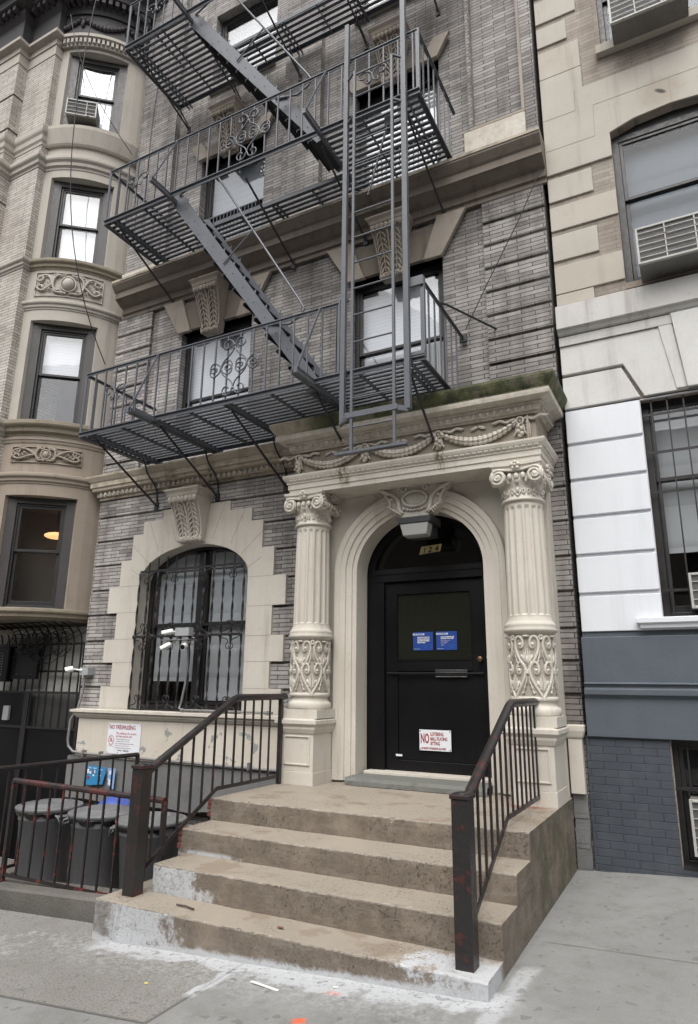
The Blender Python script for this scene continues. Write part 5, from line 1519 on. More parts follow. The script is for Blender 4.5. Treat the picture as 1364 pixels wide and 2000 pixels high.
def bin_(x, y, label, rot=0, zt=.375):
    t = thing('garbage_bin', label, 'garbage bin', (x, y, -.33), 'grey round garbage bins')
    zb = -.325
    mb = MB(); mb.lathe([(.0, zb), (.205, zb), (.215, zb+.02), (.262, zt-.12), (.27, zt-.115), (.27, zt-.10), (.276, zt-.06), (.285, zt-.03), (.285, zt-.02), (.26, zt-.02)], x, y, 36)
    mb.build('body', 'can', t)
    mb = MB(); mb.lathe([(.30, zt-.035), (.308, zt-.02), (.305, zt-.004), (.29, zt+.0), (.27, zt-.002), (.262, zt+.008), (.17, zt+.018), (.165, zt+.026), (.15, zt+.024), (.0, zt+.026)], x, y, 44); mb.build('lid', 'can_lid', t)
    for s_ in (0, PI):
        a = rot+s_; ca, sa = math.cos(a), math.sin(a)
        def W(u, v, z): return (x+ca*u-sa*v, y+sa*u+ca*v, z)
        mb = MB(); mb.tube([W(.27, -.07, zt-.06), W(.33, -.07, zt-.075), W(.34, -.055, zt-.125), W(.34, .055, zt-.125), W(.33, .07, zt-.075), W(.27, .07, zt-.06)], .009, 6)
        mb.add([W(.275, -.07, zt-.055), W(.345, -.07, zt-.07), W(.345, .07, zt-.07), W(.275, .07, zt-.055)], [(0, 1, 2, 3)]); mb.build('handle', 'can', t)
    mb = MB(); vs = []; fs = []; n = 60
    for i in range(n):
        a = 2*PI*i/n; w1 = mnoise.noise((math.cos(a)*4, math.sin(a)*4, x)); vs += [(x+.288*math.cos(a), y+.288*math.sin(a), zt-.02), (x+(.296+.008*w1)*math.cos(a), y+(.296+.008*w1)*math.sin(a), zt-.045), (x+(.283+.01*w1)*math.cos(a), y+(.283+.01*w1)*math.sin(a), zt-.075-.02*w1-.012*math.sin(a*9))]
    for i in range(n):
        j = (i+1) % n
        for q in (0, 1): fs.append((i*3+q, j*3+q, j*3+q+1, i*3+q+1))
    mb.add(vs, fs, False); mb.build('bag_rim', 'bag', t)
bin_(-5.80, -1.72, 'grey garbage bin on the left, black bag edge hanging under its lid', 2.9)
bin_(-5.10, -1.70, 'middle grey garbage bin between two others behind the fence', 3.6, .378)
bin_(-4.48, -1.72, 'grey garbage bin on the right, partly behind the stoop newel post', 3.7, .372)
mb = MB(); mb.ell((-5.55, -1.12, .20), .23, .20, .19, 18, 10); tag(mb.build('blue_bag', 'blue_plastic'), 'blue plastic bag peeking out behind the grey bins', 'bag')
# litter on the pavement
def flake(name, x, y, w, h, a, mat, label, cat):
    mb = MB(); z = gz(x, y)+.004; R = Matrix.Rotation(a, 3, 'Z'); mb.box(x-w/2, x+w/2, y-h/2, y+h/2, z, z+.004, R, (x, y, z)); return tag(mb.build(name, mat), label, cat)
flake('paper_strip', -2.374, -2.995, .20, .016, -.12, 'paper', 'thin white paper strip lying on the pavement before the bottom step', 'litter')
flake('paper_scrap', -1.99, -2.87, .03, .012, .3, 'paper', 'small white paper scrap near the orange paint mark on the pavement', 'litter')
mb = MB(); mb.ell((-3.05, -3.20, gz(-3.05, -3.2)+.004), .016, .012, .004, 7, 4); g = G('yellow_leaf'); M['yleaf'] = g.out((.55, .5, .12), .6); tag(mb.build('yellow_leaf', 'yleaf'), 'tiny yellow leaf on the rough left pavement', 'leaf')
mb = MB(); mb.tube([(-3.38, -2.60, .062), (-3.30, -2.605, .066), (-3.22, -2.61, .060)], .006, 5); tag(mb.build('twig', 'bark'), 'dark twig lying on the white painted bottom step', 'twig')
mb = MB(); mb.ell((-2.52, -2.62, .062), .028, .012, .004, 7, 4); g = G('brown_leaf'); M['bleaf'] = g.out((.16, .07, .04), .7); tag(mb.build('brown_leaf', 'bleaf'), 'small brown leaf on the tread of the bottom step', 'leaf')

# ================= neighbour on the left: round bay =================
LB = thing('bow_front_building', 'tan sandstone and pale brick building with a round bay of stacked windows', 'building', (-9.2, 0, -.3))
BCX, BCY, BR = -8.9, .40, 1.28
def bp(a, r=BR): a = math.radians(a); return (BCX+r*math.sin(a), BCY-r*math.cos(a))
WA0, WA1 = 17.5, 62.0
bw = [(2.50, 4.08), (5.19, 6.84), (7.87, 9.42), (10.46, 11.98)]
def bow_wall(z0, z1, mat, wins):
    mb = MB(); angs = [-80, -60, -40, -20, -8, 0, 8]+[WA0+(WA1-WA0)*i/10 for i in range(11)]+[68, 74, 80, 88, 96]
    zs = sorted(set([z0, z1]+[z for w in wins for z in w]))
    for i in range(len(angs)-1):
        for j in range(len(zs)-1):
            am, zm = (angs[i]+angs[i+1])/2, (zs[j]+zs[j+1])/2
            if any(w[0] < zm < w[1] for w in wins) and WA0 < am < WA1: continue
            a, b = bp(angs[i]), bp(angs[i+1])
            mb.add([(a[0], a[1], zs[j]), (b[0], b[1], zs[j]), (b[0], b[1], zs[j+1]), (a[0], a[1], zs[j+1])], [(0, 1, 2, 3)], False)
    for w0, w1 in wins:
        for a in (WA0, WA1):
            p, q = bp(a), bp(40+(a-40)*.93, 1.02); mb.add([(p[0], p[1], w0), (q[0], q[1], w0), (q[0], q[1], w1), (p[0], p[1], w1)], [(0, 1, 2, 3)])
        for z in (w0, w1):
            n = 10; A = [WA0+(WA1-WA0)*i/n for i in range(n+1)]
            vs = [(*bp(a), z) for a in A]+[(*bp(40+(a-40)*.93, 1.02), z) for a in A]
            mb.add(vs, [(i, i+1, n+2+i, n+1+i) for i in range(n)])
    o = mb.build('bow_wall', mat, LB, fix=False); return o
bow_wall(2.40, 4.95, 'bowstone_low', bw[:1]); bow_wall(4.95, 14.5, 'bowstone', bw[1:])
def bow_band(name, prof, mat, a0=-70, a1=94, r=BR):
    mb = MB(); mb.sweep(prof, [bp(a0+(a1-a0)*i/44, r) for i in range(45)]); return mb.build(name, mat, LB)
def bprof(zb, zt, p, lip=.25): h = zt-zb; return [(-.05, zb), (.01, zb), (.012, zb+h*.15), (p*.5, zb+h*.25), (p*.55, zb+h*.5), (p*.9, zb+h*.62), (p, zb+h*.72), (p, zt-.01), (p*.9, zt), (-.05, zt+.01)]
bow_band('sill_band', bprof(2.34, 2.49, .09), 'bow_mossy')
bow_band('moulded_band', bprof(4.25, 4.40, .07), 'bowstone_low')
bow_band('moulded_band', bprof(4.86, 4.93, .03), 'bowstone_low')
bow_band('sill_band', bprof(4.97, 5.18, .13), 'bow_mossy')
bow_band('moulded_band', bprof(7.02, 7.16, .06), 'bowstone')
bow_band('sill_band', bprof(7.71, 7.87, .09), 'bow_mossy')
bow_band('moulded_band', bprof(9.56, 9.79, .09), 'bowstone')
bow_band('sill_band', [(-.05, 10.0), (.04, 10.0), (.06, 10.03), (.09, 10.15), (.12, 10.28), (.12, 10.34), (-.05, 10.44)], 'bowstone')
db = bow_band('dentil_band', [(-.05, 12.05), (.05, 12.05), (.05, 12.16), (.12, 12.19), (.12, 12.25), (-.05, 12.27)], 'bowstone')
mb = MB()
for i in range(34):
    a = -10+3.1*i; p = bp(a, BR+.075); q = Matrix.Rotation(math.radians(a), 3, 'Z'); mb.box(p[0]-.02, p[0]+.02, p[1]-.025, p[1]+.025, 12.08, 12.17, q)
mb.build('dentil', 'bowstone', db)
# frieze with garlands and the dark projecting cornice
bow_band('frieze', [(-.05, 12.28), (.03, 12.28), (.03, 12.74), (-.05, 12.74)], 'pressed_metal')
mb = MB()
for c_ in (10, 42, 74):
    for i in range(13):
        a = c_-15+30*i/12; z = 12.62-.16*(1-((i-6)/6)**2); p = bp(a, BR+.05); mb.ell((p[0], p[1], z), .05, .04, .035+.02*(1-abs(i-6)/6), 7, 5)
    p = bp(c_-16, BR+.05); mb.ell((p[0], p[1], 12.55), .05, .03, .10, 7, 5)
mb.build('garland', 'pressed_metal', LB)
bow_band('roof_cornice', [(-.05, 12.74), (.06, 12.74), (.08, 12.80), (.10, 12.83), (.10, 12.92), (.24, 12.95), (.24, 13.12), (.30, 13.14), (.50, 13.25), (.52, 13.45), (-.05, 13.5)], 'pressed_metal')
mb = MB()
for i in range(26):
    a = -14+4.2*i; p = bp(a, BR+.16); q = Matrix.Rotation(math.radians(a), 3, 'Z'); mb.box(p[0]-.03, p[0]+.03, p[1]-.06, p[1]+.06, 12.84, 12.94, q)
mb.build('cornice_bracket', 'pressed_metal', LB)
# windows in the bay
def bowX(a=39.7, r=1.13):
    ar = math.radians(a); t = Vector((math.cos(ar), math.sin(ar), 0)); n = Vector((-math.sin(ar), math.cos(ar), 0)); o = bp(a, r)
    X = Matrix.Identity(4)
    for i in range(3): X[i][0] = t[i]; X[i][1] = n[i]; X[i][2] = (0, 0, 1)[i]
    X[0][3], X[1][3] = o; return X
BX_ = bowX()
for i, (z0, z1) in enumerate(bw):
    zr = (z0+z1)/2+(.0 if i else .02)
    fr = MB(BX_); fr.frame(-.50, .50, z0-.01, z1+.02, .17, -.0, .06, wt=.11, wb=.03); fw0 = fr.build('window_casing', 'brown_frame' if i != 0 else 'brown_frame', LB, bevel=.004)
    bl = {0: None, 1: 'blind', 2: 'blind', 3: 'blind'}[i]
    window(LB, -.335, .335, z0+.01, z1-.085, .03, frame='black_frame', fw_=.035, rail=zr, blind=bl, blind_z=(zr if i == 1 else z0), blind_y=.03, glass='glass_sky' if i else 'glass', X=BX_, depth=.08, room_mat='dark_room' if i else 'dim_room')
# warm ceiling lamp seen through the lowest bay window
t = thing('ceiling_lamp', 'glowing warm ceiling lamp seen inside the lowest window of the round bay', 'lamp', (-8.25, -.05, 3.55))
g = G('warm_lamp_glow'); g.put(g.b.inputs['Base Color'], (.8, .5, .25)); g.b.inputs['Emission Color'].default_value = (1, .50, .20, 1); g.b.inputs['Emission Strength'].default_value = 1.1; M['glow'] = g.m
X2 = BX_.copy(); mb = MB(X2); mb.ell((.17, .30, 3.60), .16, .12, .05, 18, 8); mb.build('shade', 'glow', t)
mb = MB(X2); mb.tube([(.17, .30, 3.64), (.17, .30, 3.97)], .012, 6); mb.build('stem', 'iron_dark', t)
# AC in the top bay window
def ac_unit(name, x0, x1, z0, z1, yf, yb, label, X=None, grp=None, lip=0, slats='h', body='ac_body', pos=None):
    c = Vector(((x0+x1)/2, yf, z0)); cw = (X@c) if X is not None else c
    t = thing(name, label, 'air conditioner', cw, grp)
    mb = MB(X); mb.box(x0+.006, x1-.006, yf+.02, yb, z0+.004, z1-.004); mb.build('case', 'ac_pan', t, bevel=.006)
    mb = MB(X); mb.frame(x0, x1, z0, z1, .022, yf, yf+.035); mb.build('front_frame', body, t, bevel=.004)
    mb = MB(X); mb.box(x0+.02, x1-.02, yf+.018, yf+.024, z0+.02, z1-.02)
    n = int((x1-x0)/.012)
    for i in range(n): x = x0+.024+(x1-x0-.048)*(i+.5)/n; mb.box(x-.001, x+.001, yf+.010, yf+.019, z0+.022, z1-.022)
    mb.build('coil', 'ac_dark', t)
    mb = MB(X); n = max(3, int((z1-z0)/.065))
    for i in range(1, n): z = z0+(z1-z0)*i/n; mb.box(x0+.02, x1-.02, yf+.002, yf+.008, z-.0035, z+.0035)
    for i in (1, 2): x = x0+(x1-x0)*i/3; mb.box(x-.006, x+.006, yf+.002, yf+.01, z0+.02, z1-.02)
    mb.build('grille', body, t)
    return t
ac_unit('air_conditioner', -.36, .12, 10.50, 10.80, -.30, .05, 'small white air conditioner sticking out of the top window of the round bay', X=BX_)
# relief panels
def relief(zc, h, w, mat, seed):
    rnd = random.Random(seed); mb = MB()
    def on(u, v, d=0): a = 40+math.degrees(u/BR); p = bp(a, BR+.012+d); return (p[0], p[1], zc+v)
    fr_ = [on(-w, -h), on(-w/2, -h), on(0, -h), on(w/2, -h), on(w, -h), on(w, h), on(w/2, h), on(0, h), on(-w/2, h), on(-w, h)]
    mb.tube(fr_, .010, 5, closed=True)
    n = 20; mb.tube([on(h*.55*math.cos(t), h*.62*math.sin(t), .02) for t in [2*PI*i/n for i in range(n)]], .014, 6, closed=True)
    p = on(0, 0, .0); mb.ell(p, h*.45, h*.45, h*.55, 12, 8)
    for sg in (-1, 1):
        mb.tube([on(sg*u, v, .015) for u, v in bez((h*.6, -h*.5), (h*1.2, -h*.9), (h*1.3, h*.6), (h*.75, h*.75), 9)], .018, 6)
        mb.tube([on(sg*u, v, .015) for u, v in bez((h*.2, h*.85), (h*.5, h*.5), (h*.8, h*1.0), (h*1.1, h*.7), 8)], .016, 6)
        mb.tube([on(sg*u, v, .015) for u, v in bez((h*.1, -h*.8), (h*.4, -h*.6), (h*.7, -h*.95), (h*1.1, -h*.5), 8)], .016, 6)
        mb.tube([on(sg*u, v, .015) for u, v in bez((h*1.1, -h*.2), (w*.55, h*.9), (w*.7, h*.9), (w*.9, h*.5), 9)]+[on(sg*(w*.84+.05*math.cos(t)), h*.45+.05*math.sin(t), .015) for t in (0, -1, -2, -3, -4)], .017, 6)
        mb.tube([on(sg*u, v, .015) for u, v in bez((h*1.1, .0), (w*.6, -h*.2), (w*.7, -h*.9), (w*.9, -h*.4), 9)]+[on(sg*(w*.83+.045*math.cos(t)), -h*.35+.045*math.sin(t), .015) for t in (0, 1, 2, 3)], .017, 6)
        for k in range(7):
            u, v = w*(.48+.07*k), -h*.55+h*.9*((k*37) % 10)/10
            mb.tube([on(sg*u, v, .01), on(sg*(u+.03), v+.03, .02), on(sg*(u+.05), v-.02, .01)], [.006, .014, .005], 5)
    return mb.build('relief_panel', mat, LB)
relief(7.45, .20, .50, 'bowstone', 1); relief(4.68, .115, .48, 'bowstone_low', 2)
# flat strip between the bay and the grey building, brick piers left of the bay
mb = MB(); mb.box(-7.75, -7.545, .12, 1.2, 2.4, 14.2); mb.build('brick_strip', 'white_brick', LB)
mb = MB(); mb.box(-9.36, -8.66, -.98, .6, 4.2, 12.28); pa = mb.build('brick_pier', 'white_brick', LB)
mb = MB(); z = 4.2
while z < 12.0:
    mb.box(-12.5, -9.36, -1.16, .6, z, min(z+.66, 12.05)); z += .70
mb.box(-12.5, -9.38, -1.12, .6, 4.2, 12.2)
mb.build('brick_pier', 'white_brick', LB)
mb = MB()
P4 = [(-12.5, -1.16), (-9.36, -1.16), (-9.36, -.98), (-8.66, -.98), (-8.66, -.6)]
for zb, zt, p in ((7.71, 7.87, .07), (9.56, 9.79, .09), (10.0, 10.34, .07), (4.97, 5.18, .10)): mb.sweep(bprof(zb, zt, p), P4)
mb.sweep([(-.05, 12.05), (.03, 12.05), (.03, 12.16), (.12, 12.19), (.12, 12.25), (-.05, 12.27)], P4)
mb.sweep([(-.02, 11.85), (.012, 11.85), (.012, 12.05), (-.02, 12.05)], P4)
mb.build('pier_band', 'bowstone', LB)
mb = MB(); mb.sweep([(-.05, 12.28), (.03, 12.28), (.03, 12.74), (.10, 12.83), (.10, 12.92), (.24, 12.95), (.24, 13.12), (.30, 13.14), (.50, 13.25), (.52, 13.45), (-.05, 13.5)], P4)
for i in range(30):
    mb.box(-12.4+.14*i, -12.33+.14*i, -1.36 if -12.4+.14*i < -9.4 else -1.20, -1.0, 12.84, 12.94)
mb.build('roof_cornice', 'pressed_metal', LB)
mb = MB(); mb.box(-12.5, -7.56, .5, 6, 2.4, 13.3); mb.build('inner_wall', 'dark_room', LB)
A_ = [bp(-80+176*i/40, BR+.03) for i in range(41)]; mb = MB(); mb.add([(p[0], p[1], 2.35) for p in A_]+[(BCX, BCY+.4, 2.35)], [(i, 41, i+1) for i in range(40)]); mb.box(-12.5, -7.56, .30, .75, 2.28, 2.40); mb.build('bay_underside', 'bowstone_low', LB, fix=False)
mb = MB(); mb.box(-12.5, -7.56, .22, .4, -1.6, 2.3); mb.build('basement_wall', 'stucco', LB)

# ---- iron security gate under the bay
t = thing('security_gate', 'tall black iron gate with hooked bar tops and mesh panels under the round bay', 'gate', (-8.7, .1, -.3))
mb = MB()
for k in range(20):
    x = -10.5+.155*k
    if x > -7.62: break
    mb.bar((x, .10, 1.38), (x, .10, 2.05), .018); mb.tube([(x, .10, 2.05), (x+.01, .06, 2.18), (x+.03, -.05, 2.29), (x+.05, -.22, 2.335), (x+.05, -.42, 2.31)], .011, 6)
mb.build('bar', 'black_frame', t)
mb = MB()
for z in (2.05, 1.67, 1.38, .90): mb.box(-10.6, -7.60, .08, .12, z-.015, z+.015)
for x in (-7.62, -8.67, -8.72, -9.6): mb.box(x-.025, x+.025, .075, .125, -1.5, 2.05 if x > -8 else 1.38)
for k in range(7): x = -8.62+.155*k; mb.bar((x, .09, .90), (x, .09, 1.38), .016)
mb.build('frame', 'black_frame', t)
mb = MB(); mb.box(-8.67, -7.65, .12, .124, .90, 1.37); mb.build('mesh_panel', 'screen', t)
mb = MB(); mb.box(-8.67, -7.65, .10, .13, -1.5, .89); mb.box(-10.6, -8.72, .10, .13, -1.5, 1.37); mb.build('sheet_panel', 'black_paint', t)
mb = MB(); mb.box(-9.16, -9.04, .06, .10, .98, 1.18); tag(mb.build('outlet_box', 'box_grey', bevel=.006), 'small pale switch box on the black gate panel at the far left', 'switch box')
t = thing('floodlight_box', 'black slotted lamp box with mesh door hanging on the gate bars at left', 'flood light', (-8.9, -.0, 1.55))
mb = MB(); mb.frame(-8.98, -8.42, 1.56, 2.00, .06, -.03, .02); mb.build('mesh_door', 'black_paint', t)
mb = MB(); mb.box(-8.93, -8.47, -.02, -.016, 1.60, 1.96); mb.build('mesh', 'screen', t)
mb = MB(); mb.box(-8.90, -8.50, .0, .06, 1.63, 1.93); mb.box(-9.38, -9.0, -.08, .05, 1.52, 2.02); mb.build('case', 'black_paint', t, bevel=.01)
mb = MB(); mb.ell((-9.32, -.085, 1.85), .018, .01, .04, 8, 6)
for i in range(9):
    for j in range(4): mb.ell((-9.24+.04*j, -.082, 1.62+.038*i), .006, .004, .010, 5, 4)
mb.build('slot', 'steel', t)
# loose cables under the bay
rnd = random.Random(4)
for k in range(5):
    mb = MB()
    for q in range(3):
        x = -8.9+.22*k+.1*rnd.random(); z = 2.26-.06*q; r = .10+.10*rnd.random()
        pts = [(x+r*1.1*math.cos(a)*1.3, -.02+.03*math.sin(a*2)-.02*q, z-r+r*math.sin(a)) for a in [i*.45+q for i in range(16)]]
        mb.tube(pts, .006, 5)
    mb.tube([(x, -.02, 2.2), (x+.2, -.05, 2.1), (x+.5, -.03, 2.22)], .006, 5)
    tag(mb.build('cable_loop', 'rubber'), ['first and leftmost looped black cable under the round bay, above the lamp box', 'second looped black cable from the left under the round bay', 'middle looped black cable in the tangle under the round bay', 'fourth looped black cable, above the right half of the iron gate', 'rightmost looped black cable, beside the grey brick corner'][k], 'cable', 'tangled cables under the bay')
mb = MB(); mb.box(-9.9, -9.02, -.45, .0, 2.20, 2.25); tag(mb.build('plank', 'tanwood' if 'tanwood' in M else 'r_stone2', bevel=.004), 'short pale board lying under the bay at the far left edge', 'board')
# pale steps leading down at far left
mb = MB()
for i in range(4): mb.box(-14, -6.02, -1.9+.3*i, -1.58+.3*i, -.9, -.22-.18*i)
tag(mb.build('areaway_steps', 'curb', bevel=.01), 'grey steps going down to the basement at the far left', 'steps')
# hanging wires
mb = MB(); mb.tube(bez((-7.62, -1.05, 13.2), (-7.9, -1.1, 10.0), (-7.9, -1.15, 8.0), (-7.58, -.15, 6.2), 20), .008, 5); tag(mb.build('hanging_wire', 'rubber'), 'long loose black wire hanging down in front of the round bay', 'wire')
mb = MB(); mb.tube(bez((-8.2, -1.12, 12.3), (-8.0, -1.1, 11.6), (-7.9, -1.0, 10.9), (-7.5, -.15, 10.0), 14), .006, 5); tag(mb.build('thin_wire', 'rubber'), 'thin wire crossing the top bay window diagonally', 'wire')
mb = MB(); mb.tube(bez((-7.2, -.02, 11.4), (-7.3, -.03, 10.4), (-7.2, -.03, 9.6), (-7.25, -.03, 8.6), 12), .005, 5); tag(mb.build('wall_wire', 'rubber'), 'thin grey wire running down the brick pier behind the upper balcony', 'wire')
mb = MB(); mb.tube([(-1.015, -.12, 7.11), (-1.3, -.10, 6.55), (-1.65, -.08, 5.95), (-1.97, -.05, 5.39)], .006, 5); tag(mb.build('stay_wire', 'rubber'), 'thin wire slanting over the right brick pier down to the balcony', 'wire')

# ================= neighbour on the right =================
RB = thing('stone_building', 'cream stone building at the right, painted white and slate blue at street level', 'building', (1.5, 0, 0))
RX0, RX1 = -.978, 4.5
wins_r = [rect(-.29, .95, 8.53, 10.2), [(-.29, 5.50), (.95, 5.50), (.95, 7.37)]+arc(.33, 7.10, .62, .36, .0, PI, 1)[:0]+[(.70, 7.45), (.33, 7.48), (-.04, 7.45)]+[(-.29, 7.37)],
          rect(-.28, .94, 2.127, 4.235), rect(-.33, .95, .10, 1.105)]
mb = MB(); mb.prism(rect(RX0, RX1, -.5, 14.5), .02, .32, wins_r); mb.build('brick_wall', 'tan_brick', RB)
mb = MB(); mb.box(RX0, RX0+.2, .32, 9, -.5, 14.5); mb.build('side_wall', 'tan_brick', RB)
mb = MB()
def blk(x0, x1, z0, z1, y=0.0): mb.mark(); mb.box(x0, x1, y, .05, z0, z1)
X = RX0
blk(X, -.51, 5.97, 6.283); blk(X, -.51, 6.718, 7.012); blk(X, -.64, 8.875, 9.155); blk(X, -.52, 9.231, 9.57); blk(X, -.62, 9.64, 9.95)
mb.each('stone_block', 'r_stone', RB, .006)
mb = MB(); blk(X, -.292, 5.57, 5.90); blk(X, -.60, 5.43, 5.56); blk(X, -.292, 6.348, 6.646); blk(X, -.52, 8.405, 8.79); mb.each('stone_block', 'r_stone2', RB, .006)
mb = MB()
mb.prism([(X, 7.071), (-.292, 7.071), (-.292, 7.37), (-.04, 7.45), (.33, 7.48), (.70, 7.45), (.95, 7.37), (.95, 7.071), (RX1, 7.071), (RX1, 8.10), (-.52, 8.10), (-.52, 8.395), (X, 8.395)], -.004, .05)
mb.build('ashlar_band', 'r_stone', RB, bevel=.005)
mb = MB()
for a, b in (((-.98, 7.813), (-.62, 7.813)), ((-.62, 7.813), (-.61, 8.09)), ((-.44, 7.39), (-.43, 7.80)), ((-.43, 7.80), (2, 7.80)), ((-.44, 7.39), (-.98, 7.39)), ((.33, 7.5), (.33, 7.8))): mb.bar((a[0], -.0045, a[1]), (b[0], -.0045, b[1]), .005, .003, (0, 1, 0))
mb.build('stone_joint', 'darkstone', RB)
mb = MB(); mb.box(-.345, RX1, -.06, .04, 8.415, 8.528); mb.build('sill', 'r_stone', RB, bevel=.006)
mb = MB(); mb.box(-.29, .97, -.01, .30, 5.44, 5.505); mb.build('brownstone_sill', 'bowstone_low', RB)
mb = MB(); mb.sweep([(-.05, 5.04), (.05, 5.04), (.07, 5.055), (.09, 5.09), (.12, 5.10), (.12, 5.36), (-.05, 5.40)], [(X-.005, 0), (RX1, 0)]); mb.build('ledge', 'r_pale', RB, bevel=.004)
mb = MB(); mb.prism(rect(X, RX1, 4.935, 5.05), -.05, .04); mb.sweep([(0, 4.93), (.015, 4.935), (.02, 4.97), (.05, 5.03), (.05, 5.05), (0, 5.05)], [(X, -.0), (RX1, -.0)]); mb.build('cove', 'r_pale', RB)
# painted voussoirs and courses with recessed joints
mb = MB()
def pr(pts, y0=-.03): mb.mark(); mb.prism(pts, y0, .03)
pr([(X, 4.62), (-.397, 4.62), (-.235, 4.25), (-.28, 4.2375), (.94, 4.2375), (RX1, 4.2375), (RX1, 4.932), (X, 4.932)][:3]+[(.94, 4.25), (RX1, 4.25), (RX1, 4.932), (X, 4.932)])
pr([(X, 4.245), (-.272, 4.245), (-.415, 4.585), (X, 4.585)])
mb.mark(); mb.prism([(.07, 5.03), (.14, 4.25), (.52, 4.25), (.59, 5.03)], -.075, .0)
mb.mark(); mb.prism([(-.05, 4.95), (.05, 4.26), (.14, 4.26), (.07, 4.95)], -.045, -.0)
mb.each('painted_voussoir', 'r_grey_white', RB, .006)
mb = MB()
for z0, z1 in ((3.875, 4.215), (3.505, 3.84), (3.13, 3.468), (2.755, 3.095), (2.385, 2.72), (2.025, 2.35)):
    pr(rect(X, -.285, z0, z1)); pr(rect(.945, RX1, z0, z1))
pr(rect(-.286, .946, 2.025, 2.12), -.028)
mb.mark(); mb.prism(rect(X, RX1, 2.02, 4.23), -.0, .03, [rect(-.28, .94, 2.127, 4.22)])
mb.each('white_course', 'r_white', RB, .008)
mb = MB(); mb.sweep([(0, 2.03), (.05, 2.04), (.055, 2.07), (.08, 2.085), (.08, 2.127), (0, 2.14)], [(-.42, .0), (-.42, -.03), (1.08, -.03), (1.08, .0)]); mb.box(-.42, 1.08, -.03, .2, 2.06, 2.13); mb.build('sill', 'r_white', RB, bevel=.003)
mb = MB()
pr(rect(X-.01, RX1, 1.56, 1.975), -.045); pr(rect(X-.02, RX1, 1.105, 1.435), -.045)
mb.sweep([(0, 1.43), (.05, 1.435), (.06, 1.45), (.085, 1.465), (.085, 1.515), (.05, 1.53), (.06, 1.55), (.08, 1.56), (.05, 1.575), (0, 1.575)], [(X-.012, 0), (RX1, 0)])
mb.build('slate_blue_base', 'r_blue', RB, bevel=.005)
mb = MB(); mb.box(X, RX1, -.01, .03, 1.972, 2.03); mb.build('shadow_gap', 'r_blue', RB)
mb = MB(); mb.prism(rect(X-.04, RX1, -.3, 1.11), -.012, .03, [rect(-.34, .96, .095, 1.108)]); mb.build('painted_brick_base', 'r_blue_brick', RB)
# black filler between the buildings, the gap's shade put into its colour
mb = MB(); mb.box(-1.027, -.979, .22, .4, -.2, 14.4); mb.build('gap_filler', 'gap_shade', RB)
# windows
window(RB, -.29, .95, 5.50, 7.36, .10, frame='black_frame', fw_=.07, rail=6.56, blind='blind_dim', glass='glass_low')
mb = MB(); mb.prism([(-.29, 7.36), (.95, 7.36), (.70, 7.45), (.33, 7.48), (-.04, 7.45)], .12, .2); mb.build('window_head', 'black_frame', RB)
window(RB, -.29, .95, 8.53, 10.2, .10, frame='black_frame', fw_=.06, rail=9.3, blind='blind_dim', glass='glass_low')
window(RB, -.28, .94, 2.127, 4.235, .13, frame='black_frame', fw_=.06, rail=3.44, blind='blind_grey', glass='glass', blind_z=2.75)
window(RB, -.335, .95, .10, 1.105, .12, frame='black_frame', fw_=.05, rail=.70, blind=None, glass='glass_dark')
mb = MB()
for z in (4.075, 3.69, 3.30, 2.38): mb.box(-.285, .945, .055, .065, z-.012, z+.012)
for k in range(9): x = -.19+.14*k; mb.bar((x, .05, 2.14), (x, .05, 4.22), .013)
mb.build('window_bars', 'black_frame', RB)
mb = MB()
for k in range(8): x = -.21+.15*k; mb.bar((x, .06, .70), (x, .06, 1.10), .014)
mb.box(-.33, .95, .05, .07, .70, .72); mb.box(-.33, .95, .0, .12, .06, .13); mb.build('window_bars', 'black_frame', RB)
ac_unit('air_conditioner', -.15, .62, 5.46, 5.86, -.35, .12, 'large air conditioner under the arched upper right window, with cream slats')
ac_unit('air_conditioner', -.16, .60, 8.42, 8.83, -.35, .12, 'air conditioner in the topmost right window, its dark underside showing')
ac_unit('air_conditioner', -.045, .55, 2.20, 2.51, -.06, .2, 'pale air conditioner behind the bars of the white ground floor window')
ac_unit('air_conditioner', -.235, .40, .23, .655, -.13, .15, 'air conditioner with pale blue front in the basement window at right edge')
mb = MB(); mb.box(X, -.30, -.02, .02, -.4, .02); 
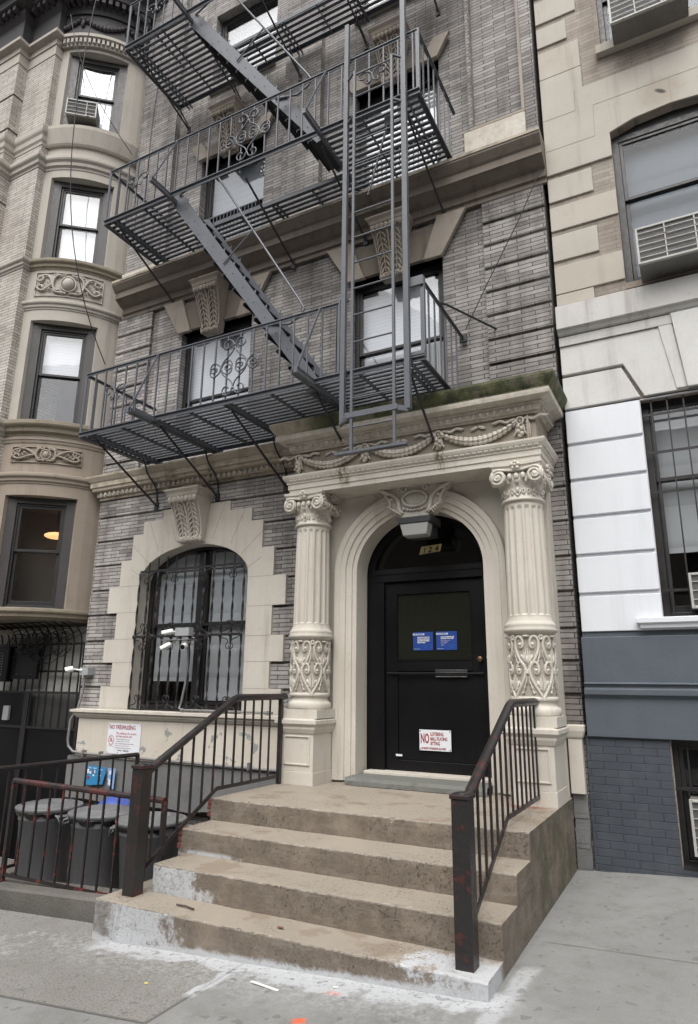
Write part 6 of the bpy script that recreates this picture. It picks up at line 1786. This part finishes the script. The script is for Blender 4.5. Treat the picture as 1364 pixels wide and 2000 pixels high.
mb.build('wall_foot', 'r_blue_brick', RB)
# ================= row across the street, only seen reflected in panes =================
OB = thing('row_houses', 'dark stone row houses across the street, visible only as reflections in the glass', 'building', (-4, -22, -1))
mb = MB(); holes = []
for i in range(14):
    for j in range(3): holes.append(rect(-29+3.6*i, -27.8+3.6*i, 1.2+3.4*j, 3.2+3.4*j))
mb.prism(rect(-32, 24, -3, 11.0), -21.7, -22.2, holes); mb.build('front_wall', 'far_stone', OB)
mb = MB(); mb.box(-32, 24, -22.6, -22.3, -3, 11.0); mb.build('window_glass', 'black_frame', OB)
mb = MB(); mb.box(-32.2, 24.2, -22.6, -21.2, 11.0, 11.6); mb.build('roof_cornice', 'far_stone', OB)
def tree(x, y, h, label, seed):
    rnd = random.Random(seed); t = thing('street_tree', label, 'tree', (x, y, gz(x, y)), 'street trees across the road')
    mb = MB(); z0 = gz(x, y)-.2; mb.tube([(x, y, z0), (x+.1, y, z0+h*.3), (x, y+.1, z0+h*.6)], [.16, .12, .05], 8)
    for k in range(5):
        a = k*1.26; mb.tube([(x, y, z0+h*.35), (x+math.cos(a)*.8, y+math.sin(a)*.8, z0+h*.6), (x+math.cos(a)*1.4, y+math.sin(a)*1.4, z0+h*.75)], [.07, .04, .015], 6)
    mb.build('trunk', 'bark', t)
    mb = MB()
    for k in range(2600):
        c = Vector((rnd.gauss(0, 1), rnd.gauss(0, 1), rnd.gauss(0, 1))).normalized()*(rnd.random()**.4)
        c = Vector((x+c.x*2.1, y+c.y*2.1, z0+h*.68+c.z*h*.32))
        d = Vector((rnd.uniform(-1, 1), rnd.uniform(-1, 1), rnd.uniform(-1, 1))).normalized(); e = d.orthogonal().normalized()*.10; d *= .15
        mb.add([c-d, c+e, c+d, c-e], [(0, 1, 2, 3)])
    mb.build('crown', 'leaf', t, fix=False)
tree(-13.5, -14.5, 6.0, 'leafy street tree across the road, reflected in the lowest bay window', 1)
tree(-6.0, -15.2, 5.6, 'leafy street tree across the road, reflected in the dark door glass', 2)
